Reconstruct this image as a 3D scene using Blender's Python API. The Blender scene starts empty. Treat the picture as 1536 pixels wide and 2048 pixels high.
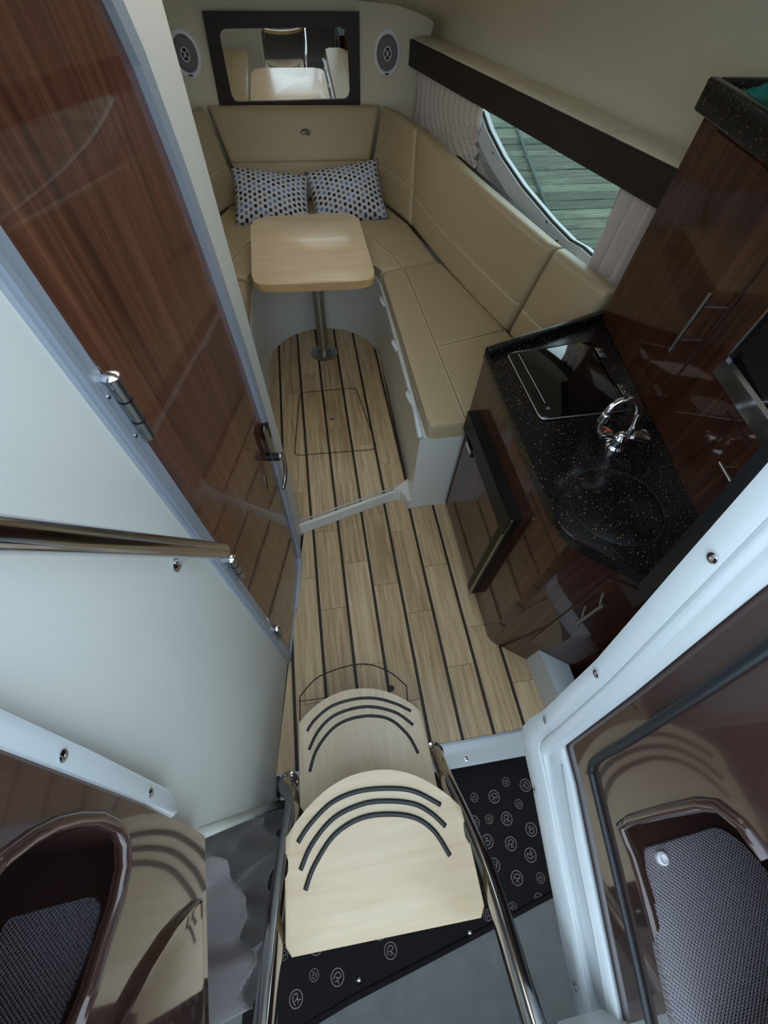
import bpy, bmesh, math, random
from mathutils import Vector, Matrix
random.seed(7)
S = bpy.context.scene
COL = S.collection
# ------------------------------------------------------------------ camera
CAM = Vector((0, 0, 1.75))
FPX = 807.0
RX = ((0.9868, -0.1589, 0.0314), (-0.1175, -0.8356, -0.5366), (0.1115, 0.5258, -0.8433))   # rows: image right, image down, view axis
cd = bpy.data.cameras.new('camera'); cam = bpy.data.objects.new('camera', cd); COL.objects.link(cam)
r, d, f = [Vector(v).normalized() for v in RX]
m = Matrix((r, -d, -f)).transposed().to_4x4(); m.translation = CAM
cam.matrix_world = m
cd.sensor_fit = 'HORIZONTAL'; cd.sensor_width = 36; cd.lens = FPX / 1536 * 36; cd.clip_start = 0.01
S.camera = cam
# ------------------------------------------------------------------ light
w = bpy.data.worlds.new('sky'); S.world = w; w.use_nodes = True
wn = w.node_tree.nodes; bg = wn['Background']
bg.inputs['Color'].default_value = (0.69, 0.86, 1.0, 1); bg.inputs['Strength'].default_value = 1.0
S.view_settings.view_transform = 'Standard'; S.view_settings.look = 'None'; S.view_settings.gamma = 1
S.view_settings.exposure = 1.4
S.view_settings.use_curve_mapping = False

# ------------------------------------------------------------------ helpers
def at(px, py, X=None, Y=None, Z=None):
    """real point where the sight line of a photo pixel meets a real plane"""
    v = r * ((px - 768) / FPX) + d * ((py - 1024) / FPX) + f
    i, q = (0, X) if X is not None else ((1, Y) if Y is not None else (2, Z))
    return CAM + v * ((q - CAM[i]) / v[i])
def lin(c):
    c = c / 255.0
    return c / 12.92 if c <= .04045 else ((c + .055) / 1.055) ** 2.4
def C(*c): return (lin(c[0]), lin(c[1]), lin(c[2]), 1)
M = {}
def mat(name, col, rough=.5, metal=0, coat=0, bump=None, spec=None, alpha=None, var=None, sheen=0):
    m = bpy.data.materials.new(name); m.use_nodes = True
    nt = m.node_tree; b = nt.nodes['Principled BSDF']
    b.inputs['Base Color'].default_value = col
    b.inputs['Roughness'].default_value = rough; b.inputs['Metallic'].default_value = metal
    b.inputs['Coat Weight'].default_value = coat; b.inputs['Coat Roughness'].default_value = .04
    if spec is not None: b.inputs['Specular IOR Level'].default_value = spec
    if sheen: b.inputs['Sheen Weight'].default_value = sheen
    tc = nt.nodes.new('ShaderNodeTexCoord')
    if bump:
        n = nt.nodes.new('ShaderNodeTexNoise'); n.inputs['Scale'].default_value = bump[0]; n.inputs['Detail'].default_value = 3
        bp = nt.nodes.new('ShaderNodeBump'); bp.inputs['Strength'].default_value = bump[1]; bp.inputs['Distance'].default_value = .002
        nt.links.new(tc.outputs['Object'], n.inputs['Vector']); nt.links.new(n.outputs['Fac'], bp.inputs['Height'])
        nt.links.new(bp.outputs['Normal'], b.inputs['Normal'])
    if var:
        n = nt.nodes.new('ShaderNodeTexNoise'); n.inputs['Scale'].default_value = var[0]; n.inputs['Detail'].default_value = 4
        rp = nt.nodes.new('ShaderNodeValToRGB')
        rp.color_ramp.elements[0].position = .3; rp.color_ramp.elements[1].position = .7
        rp.color_ramp.elements[0].color = tuple(x * var[1] for x in col[:3]) + (1,); rp.color_ramp.elements[1].color = col
        nt.links.new(tc.outputs['Object'], n.inputs['Vector']); nt.links.new(n.outputs['Fac'], rp.inputs['Fac'])
        nt.links.new(rp.outputs['Color'], b.inputs['Base Color'])
    M[name] = m
    return m
def wood(name, cols, scale, rough=.3, coat=0, fine=3.0, coat_rough=.04, rand=0, spread=.35):
    """streaked wood; scale = noise frequency along x,y,z (low = along the grain)"""
    m = bpy.data.materials.new(name); m.use_nodes = True
    nt = m.node_tree; L = nt.links.new; b = nt.nodes['Principled BSDF']
    b.inputs['Roughness'].default_value = rough; b.inputs['Coat Weight'].default_value = coat; b.inputs['Coat Roughness'].default_value = coat_rough
    if coat > .5: b.inputs['Specular IOR Level'].default_value = .12
    tc = nt.nodes.new('ShaderNodeTexCoord'); mp = nt.nodes.new('ShaderNodeMapping'); mp.inputs['Scale'].default_value = scale
    L(tc.outputs['Object'], mp.inputs['Vector'])
    if rand:
        oi = nt.nodes.new('ShaderNodeObjectInfo'); mu = nt.nodes.new('ShaderNodeMath'); mu.operation = 'MULTIPLY'; mu.inputs[1].default_value = 40
        L(oi.outputs['Random'], mu.inputs[0]); cb = nt.nodes.new('ShaderNodeCombineXYZ'); L(mu.outputs[0], cb.inputs[0]); L(mu.outputs[0], cb.inputs[1])
        L(cb.outputs[0], mp.inputs['Location'])
    n1 = nt.nodes.new('ShaderNodeTexNoise'); n1.inputs['Scale'].default_value = 1; n1.inputs['Detail'].default_value = 5; n1.inputs['Distortion'].default_value = .4
    mp2 = nt.nodes.new('ShaderNodeVectorMath'); mp2.operation = 'SCALE'; mp2.inputs['Scale'].default_value = fine
    n2 = nt.nodes.new('ShaderNodeTexNoise'); n2.inputs['Scale'].default_value = 1; n2.inputs['Detail'].default_value = 3
    L(mp.outputs[0], n1.inputs['Vector']); L(mp.outputs[0], mp2.inputs[0]); L(mp2.outputs[0], n2.inputs['Vector'])
    mx = nt.nodes.new('ShaderNodeMath'); mx.operation = 'MULTIPLY_ADD'; mx.inputs[1].default_value = .45
    m0 = nt.nodes.new('ShaderNodeMath'); m0.operation = 'MULTIPLY'; m0.inputs[1].default_value = .6
    L(n1.outputs['Fac'], m0.inputs[0]); L(n2.outputs['Fac'], mx.inputs[0]); L(m0.outputs[0], mx.inputs[2])
    last = mx.outputs[0]
    if rand:
        ad = nt.nodes.new('ShaderNodeMath'); ad.operation = 'MULTIPLY_ADD'; ad.inputs[1].default_value = rand; 
        sb = nt.nodes.new('ShaderNodeMath'); sb.operation = 'SUBTRACT'; sb.inputs[1].default_value = .5
        L(oi.outputs['Random'], sb.inputs[0]); L(sb.outputs[0], ad.inputs[0]); L(last, ad.inputs[2]); last = ad.outputs[0]
    rp = nt.nodes.new('ShaderNodeValToRGB'); L(last, rp.inputs['Fac'])
    e = rp.color_ramp.elements; lo, hi = .525 - spread / 2, .525 + spread / 2
    e[0].position = lo; e[0].color = cols[0]; e[1].position = hi; e[1].color = cols[-1]
    for i, c in enumerate(cols[1:-1]):
        x = e.new(lo + (hi - lo) * (i + 1) / (len(cols) - 1)); x.color = c
    L(rp.outputs['Color'], b.inputs['Base Color'])
    M[name] = m; return m

def tag(o, label=None, cat=None, group=None, kind=None):
    if label: o['label'] = label
    if cat: o['category'] = cat
    if group: o['group'] = group
    if kind: o['kind'] = kind
    return o
def thing(name, loc, label=None, cat=None, group=None, kind=None):
    o = bpy.data.objects.new(name, None); o.empty_display_size = .05; COL.objects.link(o)
    o.location = loc; tag(o, label, cat, group, kind); return o
def wloc(o):
    v = Vector(o.location)
    while o.parent: o = o.parent; v += Vector(o.location)
    return v
def obj(name, bm, mt, parent=None, smooth=False, recalc=True):
    if recalc: bmesh.ops.recalc_face_normals(bm, faces=bm.faces)
    me = bpy.data.meshes.new(name)
    if parent is not None:
        bmesh.ops.translate(bm, verts=bm.verts, vec=-wloc(parent))
    bm.to_mesh(me); bm.free()
    if smooth:
        for p in me.polygons: p.use_smooth = True
        if smooth is not True: 
            me.set_sharp_from_angle(angle=math.radians(smooth))
    me.materials.append(M[mt] if isinstance(mt, str) else mt)
    o = bpy.data.objects.new(name, me); COL.objects.link(o); o.parent = parent
    return o
def BM(): return bmesh.new()
def addmesh(bm, vs, fs):
    vv = [bm.verts.new(v) for v in vs]
    for q in fs:
        try: bm.faces.new([vv[i] for i in q])
        except ValueError: pass
    return vv
def hexa(bm, a, b):      # two loops of 4 points
    addmesh(bm, list(a) + list(b), [(0, 1, 2, 3), (7, 6, 5, 4), (0, 4, 5, 1), (1, 5, 6, 2), (2, 6, 7, 3), (3, 7, 4, 0)])
def box(bm, x0, x1, y0, y1, z0, z1):
    hexa(bm, [(x0, y0, z0), (x1, y0, z0), (x1, y1, z0), (x0, y1, z0)], [(x0, y0, z1), (x1, y0, z1), (x1, y1, z1), (x0, y1, z1)])
def prism(bm, pts, vec, bevel=0, seg=3, both=True):
    """polygon of 3D points pushed along vec"""
    vec = Vector(vec); n = len(pts)
    a = [bm.verts.new(p) for p in pts]; b = [bm.verts.new(Vector(p) + vec) for p in pts]
    fa = bm.faces.new(a); fb = bm.faces.new(b[::-1])
    for i in range(n): bm.faces.new((a[i], b[i], b[(i + 1) % n], a[(i + 1) % n]))
    if bevel:
        es = list(fb.edges) + (list(fa.edges) if both else [])
        bmesh.ops.bevel(bm, geom=es, offset=bevel, segments=seg, profile=.5, affect='EDGES', clamp_overlap=True)
def slab(bm, poly, z0, z1, bevel=0, seg=3, both=True):
    prism(bm, [(p[0], p[1], z0) for p in poly], (0, 0, z1 - z0), bevel, seg, both)
def roundpoly(pts, rad, n=5):
    """2D polygon with rounded corners; rad number or list"""
    out = []; N = len(pts)
    for i in range(N):
        p = Vector(pts[i]); a = Vector(pts[i - 1]); b = Vector(pts[(i + 1) % N])
        R = rad[i] if isinstance(rad, (list, tuple)) else rad
        if R <= 0: out.append(tuple(p)); continue
        u = (a - p); v = (b - p); t = min(R, u.length * .45, v.length * .45)
        p0 = p + u.normalized() * t; p1 = p + v.normalized() * t
        for k in range(n + 1):
            s = k / n; out.append(tuple((1 - s) ** 2 * p0 + 2 * s * (1 - s) * p + s * s * p1))
    return out
def smoothline(pts, k=6, closed=False):
    P = [Vector(p) for p in pts]; n = len(P); out = []
    rng = range(n if closed else n - 1)
    for i in rng:
        if closed: p0, p1, p2, p3 = P[i - 1], P[i], P[(i + 1) % n], P[(i + 2) % n]
        else: p0, p1, p2, p3 = P[max(i - 1, 0)], P[i], P[i + 1], P[min(i + 2, n - 1)]
        for j in range(k):
            t = j / k
            out.append(.5 * ((2 * p1) + (p2 - p0) * t + (2 * p0 - 5 * p1 + 4 * p2 - p3) * t * t + (3 * p1 - p0 - 3 * p2 + p3) * t ** 3))
    if not closed: out.append(P[-1])
    return out
def tube(bm, pts, rad, n=10, closed=False, squash=None):
    P = [Vector(p) for p in pts]; N = len(P); rings = []
    up = None
    for i in range(N):
        if closed: t = P[(i + 1) % N] - P[i - 1]
        else: t = P[min(i + 1, N - 1)] - P[max(i - 1, 0)]
        t.normalize()
        if up is None:
            up = Vector((0, 0, 1)) if abs(t.z) < .9 else Vector((1, 0, 0))
        up = (up - t * up.dot(t)).normalized(); s = t.cross(up)
        R = rad[i] if isinstance(rad, (list, tuple)) else rad
        rings.append([bm.verts.new(P[i] + (up * math.cos(2 * math.pi * k / n) + s * math.sin(2 * math.pi * k / n) * (squash or 1)) * R) for k in range(n)])
    for i in range(N if closed else N - 1):
        a, b = rings[i], rings[(i + 1) % N]
        for k in range(n): bm.faces.new((a[k], a[(k + 1) % n], b[(k + 1) % n], b[k]))
    if not closed:
        bm.faces.new(rings[0][::-1]); bm.faces.new(rings[-1])
def cyl(bm, c, axis, r0, h, n=20, r1=None):
    c = Vector(c); a = Vector(axis).normalized(); tube(bm, [c, c + a * h], [r0, r0 if r1 is None else r1], n)
def lathe(bm, c, prof, axis=(0, 0, 1), n=28, sx=1.0, up=None):
    """prof: list of (radius, height along axis)"""
    c = Vector(c); a = Vector(axis).normalized()
    u = Vector(up).normalized() if up else (Vector((1, 0, 0)) if abs(a.x) < .9 else Vector((0, 1, 0)))
    u = (u - a * u.dot(a)).normalized(); v = a.cross(u)
    rings = []
    for (R, h) in prof:
        rings.append([bm.verts.new(c + a * h + (u * math.cos(2 * math.pi * k / n) + v * math.sin(2 * math.pi * k / n) * sx) * max(R, 1e-5)) for k in range(n)])
    for A, B in zip(rings, rings[1:]):
        for k in range(n): bm.faces.new((A[k], A[(k + 1) % n], B[(k + 1) % n], B[k]))
    bm.faces.new(rings[0][::-1]); bm.faces.new(rings[-1])
def fillholes(bm, loops):
    """planar face with holes: first loop outer, others holes; returns vert loops"""
    vl = []; es = []
    for lp in loops:
        vs = [bm.verts.new(p) for p in lp]; vl.append(vs)
        for i in range(len(vs)): es.append(bm.edges.new((vs[i], vs[(i + 1) % len(vs)])))
    bmesh.ops.triangle_fill(bm, use_beauty=True, use_dissolve=False, edges=es)
    return vl
def panel(bm, loops, vec):
    """flat plate with holes and thickness"""
    vec = Vector(vec)
    a = fillholes(bm, loops); b = fillholes(bm, [[Vector(p) + vec for p in lp] for lp in loops])
    for A, B in zip(a, b):
        for i in range(len(A)): bm.faces.new((A[i], A[(i + 1) % len(A)], B[(i + 1) % len(A)], B[i]))
def poly_at(line, t):
    L = [0]
    for a, b in zip(line, line[1:]): L.append(L[-1] + (Vector(b) - Vector(a)).length)
    s = t * L[-1]
    for i in range(len(line) - 1):
        if s <= L[i + 1] + 1e-9:
            return Vector(line[i]).lerp(Vector(line[i + 1]), (s - L[i]) / (L[i + 1] - L[i]))
    return Vector(line[-1])
def samples(L, rad, n, seams=()):
    s = set()
    for k in range(6):
        q = rad * (1 - math.cos(k / 5 * math.pi / 2)) / L; s.add(round(q, 5)); s.add(round(1 - q, 5))
    for k in range(n + 1):
        q = k / n
        if rad / L < q < 1 - rad / L: s.add(round(q, 5))
    for q in seams:
        for e in (-.012, -.006, -.003, 0, .003, .006, .012): s.add(round(q + e / L, 5))
    return sorted(s)
def pad(name, bot, top, thick, toward, mt, parent=None, seam_v=(), seam_u=(), rad=.03, n=(26, 12), bulge=.012, groove=.006):
    """upholstered cushion: front face between two polylines, rounded border, back at thick"""
    bot = smoothline(bot, 5) if len(bot) > 2 else bot; top = smoothline(top, 5) if len(top) > 2 else top
    P = lambda u, v: poly_at(bot, u).lerp(poly_at(top, u), v)
    Lu = (P(1, .5) - P(0, .5)).length; Lv = (P(.5, 1) - P(.5, 0)).length
    us = samples(Lu, rad, n[0], seam_u); vs = samples(Lv, rad, n[1], seam_v)
    fdrop = lambda q: 0 if q >= rad else rad - math.sqrt(max(0, rad * rad - (rad - q) ** 2))
    def nor(u, v):
        e = .01; a = P(min(u + e, 1), v) - P(max(u - e, 0), v); b = P(u, min(v + e, 1)) - P(u, max(v - e, 0))
        q = a.cross(b).normalized(); return q if q.dot(Vector(toward) - P(u, v)) > 0 else -q
    bm = BM(); F = []; B = []
    for u in us:
        f_, b_ = [], []
        for v in vs:
            nn = nor(u, v); p = P(u, v)
            dp = fdrop(min(u, 1 - u) * Lu) + fdrop(min(v, 1 - v) * Lv)
            g = sum(groove * math.exp(-(((v - s) * Lv) / .005) ** 2) for s in seam_v) + sum(groove * math.exp(-(((u - s) * Lu) / .005) ** 2) for s in seam_u)
            bl = bulge * (1 - (2 * u - 1) ** 4) * (1 - (2 * v - 1) ** 4)
            f_.append(bm.verts.new(p + nn * (bl - dp - g))); b_.append(bm.verts.new(p - nn * thick))
        F.append(f_); B.append(b_)
    nu, nv = len(us), len(vs)
    for i in range(nu - 1):
        for j in range(nv - 1):
            bm.faces.new((F[i][j], F[i + 1][j], F[i + 1][j + 1], F[i][j + 1])); bm.faces.new((B[i][j], B[i][j + 1], B[i + 1][j + 1], B[i + 1][j]))
    for i in range(nu - 1):
        for j in (0, nv - 1): bm.faces.new((F[i][j], B[i][j], B[i + 1][j], F[i + 1][j]))
    for j in range(nv - 1):
        for i in (0, nu - 1): bm.faces.new((F[i][j], F[i][j + 1], B[i][j + 1], B[i][j]))
    o = obj(name, bm, mt, parent, smooth=50)
    for s in seam_v:
        for e in (-.007, .007):
            bm = BM(); tube(bm, [P(u, s + e / Lv) + nor(u, s) * (bulge * (1 - (2 * u - 1) ** 4) * (1 - (2 * s - 1) ** 4) - fdrop(min(u, 1 - u) * Lu) - .0006) for u in [x / 40 for x in range(1, 40)]], .0011, 5)
            obj('stitching', bm, 'thread', o, True)
    for s in seam_u:
        bm = BM(); tube(bm, [P(s + .007 / Lu, v) + nor(s, v) * (bulge * (1 - (2 * v - 1) ** 4) * (1 - (2 * s - 1) ** 4) - fdrop(min(v, 1 - v) * Lv) - .0006) for v in [x / 20 for x in range(1, 20)]], .0011, 5)
        obj('stitching', bm, 'thread', o, True)
    return o
def screw(c, axis, rad, parent, name='screw'):
    bm = BM(); lathe(bm, c, [(rad, 0), (rad, .001), (rad * .7, .0022), (rad * .28, .0024), (rad * .25, .0012)], axis, 14)
    return obj(name, bm, 'steel', parent, 40)

# ------------------------------------------------------------------ materials
mat('cream_vinyl', C(214, 208, 190), .5, bump=(260, .15))
mat('cream_wall', C(198, 198, 192), .45, bump=(420, .10))
mat('headliner', C(220, 210, 188), .85, bump=(500, .3))
mat('tan_vinyl', C(174, 155, 124), .42, bump=(350, .12))
mat('thread', C(212, 196, 165), .6)
mat('gelcoat_white', C(198, 204, 208), .25, coat=.3)
mat('gelcoat_cream', C(205, 203, 198), .3, coat=.3)
mat('gelcoat_brown', C(66, 45, 41), .10, coat=.8, spec=.6)
mat('black_wood', C(38, 26, 25), .55)
mat('steel', (.62, .62, .64, 1), .12, 1)
mat('satin_alu', C(160, 168, 180), .38, .35)
mat('chrome', (.82, .83, .85, 1), .05, 1)
mat('brushed', C(170, 170, 166), .32, 1)
mat('black_plastic', C(14, 14, 16), .4, spec=.3)
mat('rubber', C(30, 34, 38), .42)
mat('black_glass', C(6, 6, 8), .03, coat=.6, spec=.6)
mat('mirror', (.86, .87, .84, 1), .01, 1)
mat('caulk', C(38, 30, 28), .6)
mat('white_plastic', C(240, 240, 244), .4)
mat('speaker_mesh', C(120, 120, 128), .7, bump=(900, .6))
mat('dark_logo', C(70, 66, 62), .5)
mat('satin_curtain', C(206, 192, 186), .3, sheen=.4, bump=(150, .15))
mat('grey_drape', C(108, 100, 100), .4, sheen=.5, bump=(60, .15))
mat('grey_carpet', C(150, 150, 150), .95, bump=(900, .6), var=(14, .8))
mat('black_mat', C(26, 20, 26), .9, bump=(900, .3))
mat('emblem', C(160, 146, 140), .8)
mat('rope', C(44, 58, 56), .8)
mat('teal_cloth', C(36, 120, 104), .95, bump=(300, .8), var=(60, .6))
mat('red_dot', C(200, 40, 30), .3)
mat('white_mark', C(200, 205, 210), .4)
mat('berth_lining', C(96, 84, 74), .9)
mat('dark_void', C(22, 20, 20), .9)
wood('mahogany', [C(54, 28, 20), C(84, 47, 33), C(108, 66, 48)], (40, 40, 1.1), .3, .8, 4)
wood('galley_wood', [C(40, 20, 15), C(62, 33, 24), C(86, 50, 37)], (30, 30, 1.3), .3, .8, 4)
wood('bamboo', [C(150, 122, 88), C(184, 156, 118), C(206, 182, 146)], (55, 2.2, 10), .38, .12, 3, .2, .16)
wood('maple', [C(206, 180, 146), C(214, 190, 157), C(220, 199, 168)], (2.5, 30, 8), .30, .25, 3, .12)
wood('maple_long', [C(202, 178, 148), C(211, 189, 160), C(218, 198, 170)], (40, 3, 8), .34, .15, 3, .15)
wood('maple_side', [C(176, 138, 92), C(196, 160, 112), C(208, 176, 128)], (3, 30, 60), .4, .1, 3)
wood('dock_wood', [C(28, 34, 26), C(58, 66, 52), C(100, 108, 90)], (3.0, 60, 10), .85, 0, 3, .2, .18)

# granite: black stone with tan flecks
def granite():
    m = mat('granite', C(20, 18, 20), .24, spec=.45); nt = m.node_tree; L = nt.links.new; b = nt.nodes['Principled BSDF']
    tc = nt.nodes.new('ShaderNodeTexCoord')
    prev = None
    for sc, th, colr in ((120, .20, C(150, 112, 92)), (230, .24, C(104, 92, 88))):
        v = nt.nodes.new('ShaderNodeTexVoronoi'); v.inputs['Scale'].default_value = sc
        L(tc.outputs['Object'], v.inputs['Vector'])
        wn_ = nt.nodes.new('ShaderNodeMath'); wn_.operation = 'LESS_THAN'; wn_.inputs[1].default_value = th
        L(v.outputs['Distance'], wn_.inputs[0])
        sp = nt.nodes.new('ShaderNodeSeparateColor'); L(v.outputs['Color'], sp.inputs[0])
        g = nt.nodes.new('ShaderNodeMath'); g.operation = 'GREATER_THAN'; g.inputs[1].default_value = .72; L(sp.outputs[0], g.inputs[0])
        mu = nt.nodes.new('ShaderNodeMath'); mu.operation = 'MULTIPLY'; L(wn_.outputs[0], mu.inputs[0]); L(g.outputs[0], mu.inputs[1])
        mx = nt.nodes.new('ShaderNodeMix'); mx.data_type = 'RGBA'; mx.inputs['B'].default_value = colr
        if prev is None: mx.inputs['A'].default_value = C(16, 14, 16)
        else: L(prev, mx.inputs['A'])
        L(mu.outputs[0], mx.inputs['Factor']); prev = mx.outputs['Result']
    L(prev, b.inputs['Base Color'])
granite()
# pillow weave: staggered small squares of black, blue and brown on pale grey
def pillow_mat():
    m = mat('pillow_weave', C(190, 190, 196), .85); nt = m.node_tree; L = nt.links.new; b = nt.nodes['Principled BSDF']
    uv = nt.nodes.new('ShaderNodeUVMap'); uv.uv_map = 'UVMap'
    sx = nt.nodes.new('ShaderNodeSeparateXYZ'); L(uv.outputs[0], sx.inputs[0])
    def mt(op, a, bb=None):
        n = nt.nodes.new('ShaderNodeMath'); n.operation = op
        for i, q in enumerate((a, bb)):
            if q is None: continue
            if isinstance(q, (int, float)): n.inputs[i].default_value = q
            else: L(q, n.inputs[i])
        return n.outputs[0]
    v = mt('MULTIPLY', sx.outputs[1], 13.5); u0 = mt('MULTIPLY', sx.outputs[0], 14.0)
    uf = mt('FLOOR', u0); par = mt('MULTIPLY', mt('MODULO', uf, 2.0), .5)
    v2 = mt('ADD', v, par); vf = mt('FLOOR', v2)
    fu = mt('FRACT', u0); fv = mt('FRACT', v2)
    msk = mt('MULTIPLY', mt('LESS_THAN', mt('ABSOLUTE', mt('SUBTRACT', fu, .5)), .30), mt('LESS_THAN', mt('ABSOLUTE', mt('SUBTRACT', fv, .5)), .27))
    cb = nt.nodes.new('ShaderNodeCombineXYZ'); L(uf, cb.inputs[0]); L(vf, cb.inputs[1])
    wnz = nt.nodes.new('ShaderNodeTexWhiteNoise'); wnz.noise_dimensions = '2D'; L(cb.outputs[0], wnz.inputs['Vector'])
    rp = nt.nodes.new('ShaderNodeValToRGB'); rp.color_ramp.interpolation = 'CONSTANT'; L(wnz.outputs['Value'], rp.inputs['Fac'])
    e = rp.color_ramp.elements; e[0].position = 0; e[0].color = C(26, 24, 34); e[1].position = .38; e[1].color = C(96, 120, 160)
    for p_, c_ in ((.62, C(52, 46, 50)), (.82, C(110, 100, 92)), (.92, C(58, 74, 116))):
        x = e.new(p_); x.color = c_
    mx = nt.nodes.new('ShaderNodeMix'); mx.data_type = 'RGBA'; mx.inputs['A'].default_value = C(190, 190, 198)
    L(msk, mx.inputs['Factor']); L(rp.outputs['Color'], mx.inputs['B']); L(mx.outputs['Result'], b.inputs['Base Color'])
    bp = nt.nodes.new('ShaderNodeBump'); bp.inputs['Strength'].default_value = .5; bp.inputs['Distance'].default_value = .003; L(msk, bp.inputs['Height']); L(bp.outputs['Normal'], b.inputs['Normal'])
pillow_mat()
# moulded diamond non-skid
def nonskid():
    m = mat('nonskid', C(146, 138, 146), .4); nt = m.node_tree; L = nt.links.new; b = nt.nodes['Principled BSDF']
    tc = nt.nodes.new('ShaderNodeTexCoord'); mp = nt.nodes.new('ShaderNodeMapping'); mp.inputs['Rotation'].default_value = (0, 0, .785); L(tc.outputs['Object'], mp.inputs['Vector'])
    hs = []
    for ax in 'XY':
        wv = nt.nodes.new('ShaderNodeTexWave'); wv.bands_direction = ax; wv.inputs['Scale'].default_value = 75; L(mp.outputs[0], wv.inputs['Vector']); hs.append(wv.outputs['Fac'])
    mn = nt.nodes.new('ShaderNodeMath'); mn.operation = 'MINIMUM'; L(hs[0], mn.inputs[0]); L(hs[1], mn.inputs[1])
    bp = nt.nodes.new('ShaderNodeBump'); bp.inputs['Strength'].default_value = .9; bp.inputs['Distance'].default_value = .003
    L(mn.outputs[0], bp.inputs['Height']); L(bp.outputs['Normal'], b.inputs['Normal'])
nonskid()
def glass_mat():
    m = bpy.data.materials.new('window_glass'); m.use_nodes = True; nt = m.node_tree; L = nt.links.new
    for n in list(nt.nodes): nt.nodes.remove(n)
    o = nt.nodes.new('ShaderNodeOutputMaterial'); t = nt.nodes.new('ShaderNodeBsdfTransparent'); t.inputs[0].default_value = (.80, .90, .82, 1)
    g = nt.nodes.new('ShaderNodeBsdfGlossy'); g.inputs['Roughness'].default_value = .02
    mx = nt.nodes.new('ShaderNodeMixShader'); mx.inputs[0].default_value = .06
    L(t.outputs[0], mx.inputs[1]); L(g.outputs[0], mx.inputs[2]); L(mx.outputs[0], o.inputs[0]); M['window_glass'] = m
glass_mat()
def added_hatch_mat():
    m = bpy.data.materials.new('added_hatch_tint'); m.use_nodes = True; nt = m.node_tree; L = nt.links.new
    for n in list(nt.nodes): nt.nodes.remove(n)
    o = nt.nodes.new('ShaderNodeOutputMaterial'); t = nt.nodes.new('ShaderNodeBsdfTransparent'); t.inputs[0].default_value = (1.0, .90, .80, 1)  # warm tint of the added hatches, neutralises the blue sky light indoors
    L(t.outputs[0], o.inputs[0]); M['added_hatch_tint'] = m
added_hatch_mat()

# ================================================================== THE SETTING
XC = .03      # centre line of the cabin
# ---- floor: black caulk base, single planks
FZ = .07      # dinette sole is one step up
def clip(poly, n, k):
    out = []
    for i in range(len(poly)):
        a, b = poly[i], poly[(i + 1) % len(poly)]
        da, db = n[0] * a[0] + n[1] * a[1] - k, n[0] * b[0] + n[1] * b[1] - k
        if da <= 0: out.append(a)
        if da * db < 0:
            t = da / (da - db); out.append((a[0] + (b[0] - a[0]) * t, a[1] + (b[1] - a[1]) * t))
    return out
def clipconvex(poly, conv):
    for i in range(len(conv)):
        a, b = conv[i], conv[(i + 1) % len(conv)]
        n = (b[1] - a[1], -(b[0] - a[0])); poly = clip(poly, n, n[0] * a[0] + n[1] * a[1])
        if len(poly) < 3: return []
    return poly
low_poly = [(-.335, .03), (.62, .03), (.74, .10), (.74, .36), (.66, 1.17), (.31, 1.178), (-.18, 1.045), (-.27, .45)]
ARC = [(XC + .352 * math.cos(a), 2.235 + .355 * math.sin(a)) for a in [math.pi * k / 20 for k in range(21)]]
up_poly = [(-.322, 1.006), (.365, 1.194)] + ARC
floor = thing('floor', (0, 0, 0), 'light striped teak-look cabin sole with black caulk lines', kind='structure')
bm = BM(); slab(bm, low_poly, -.045, -.0025); obj('caulk_base', bm, 'caulk', floor)
bm = BM(); slab(bm, up_poly, -.03, FZ - .0025); obj('caulk_base', bm, 'caulk', floor)
PITCH, X0 = .1248, -.134 - .1248 * 2
JOINTS = {0: (.5,), 1: (.25, .78), 2: (.62, 1.02), 3: (.36, .83), 4: (.20, .70), 5: (.55, .97), 6: (.30, .76), 7: (.45,), 8: (.2,)}
JUP = {0: (1.55,), 1: (1.22, 1.95), 2: (2.12,), 3: (1.65,), 4: (1.50, 2.02), 5: (1.35,), 6: (1.8,)}
for lvl, poly, z, J, y0, y1 in ((0, low_poly, 0, JOINTS, 0, 1.25), (1, up_poly, FZ, JUP, 1.0, 2.65)):
    for k in range(9):
        xa, xb = X0 + PITCH * k + .0065, X0 + PITCH * (k + 1) - .0065
        ys = [y0] + list(J.get(k, ())) + [y1]
        for a, b in zip(ys, ys[1:]):
            q = clipconvex([(xa, a + .0008), (xb, a + .0008), (xb, b - .0008), (xa, b - .0008)], poly)
            if len(q) >= 3:
                bm = BM(); slab(bm, q, z - .006, z); obj('plank', bm, 'bamboo', floor)
def strip(bm, pts, wd, z0, z1, closed=False):
    """flat line on the floor: rectangle along each segment"""
    n = len(pts)
    for i in range(n if closed else n - 1):
        a, b = Vector(pts[i] + (0,)), Vector(pts[(i + 1) % n] + (0,)); t = (b - a).normalized(); s = Vector((-t.y, t.x, 0)) * wd / 2
        a -= t * wd * .3; b += t * wd * .3
        hexa(bm, [(p.x, p.y, z0) for p in (a - s, b - s, b + s, a + s)], [(p.x, p.y, z1) for p in (a - s, b - s, b + s, a + s)])
bm = BM(); strip(bm, roundpoly([(-.146, 1.957), (.195, 1.962), (.250, 1.455), (-.198, 1.468)], .035), .0055, FZ - .004, FZ + .0006, True); obj('hatch_joint', bm, 'caulk', floor)
q = at(664, 838, Z=FZ); bm = BM(); lathe(bm, q, [(.013, 0), (.013, .002), (.008, .003), (.007, .001), (.001, .001)]); obj('hatch_ring', bm, 'steel', floor, 40)
hp = [tuple(at(x, y, Z=0))[:2] for x, y in ((600, 1440), (600, 1393), (640, 1352), (720, 1328), (775, 1342), (813, 1372), (818, 1430))]
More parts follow.
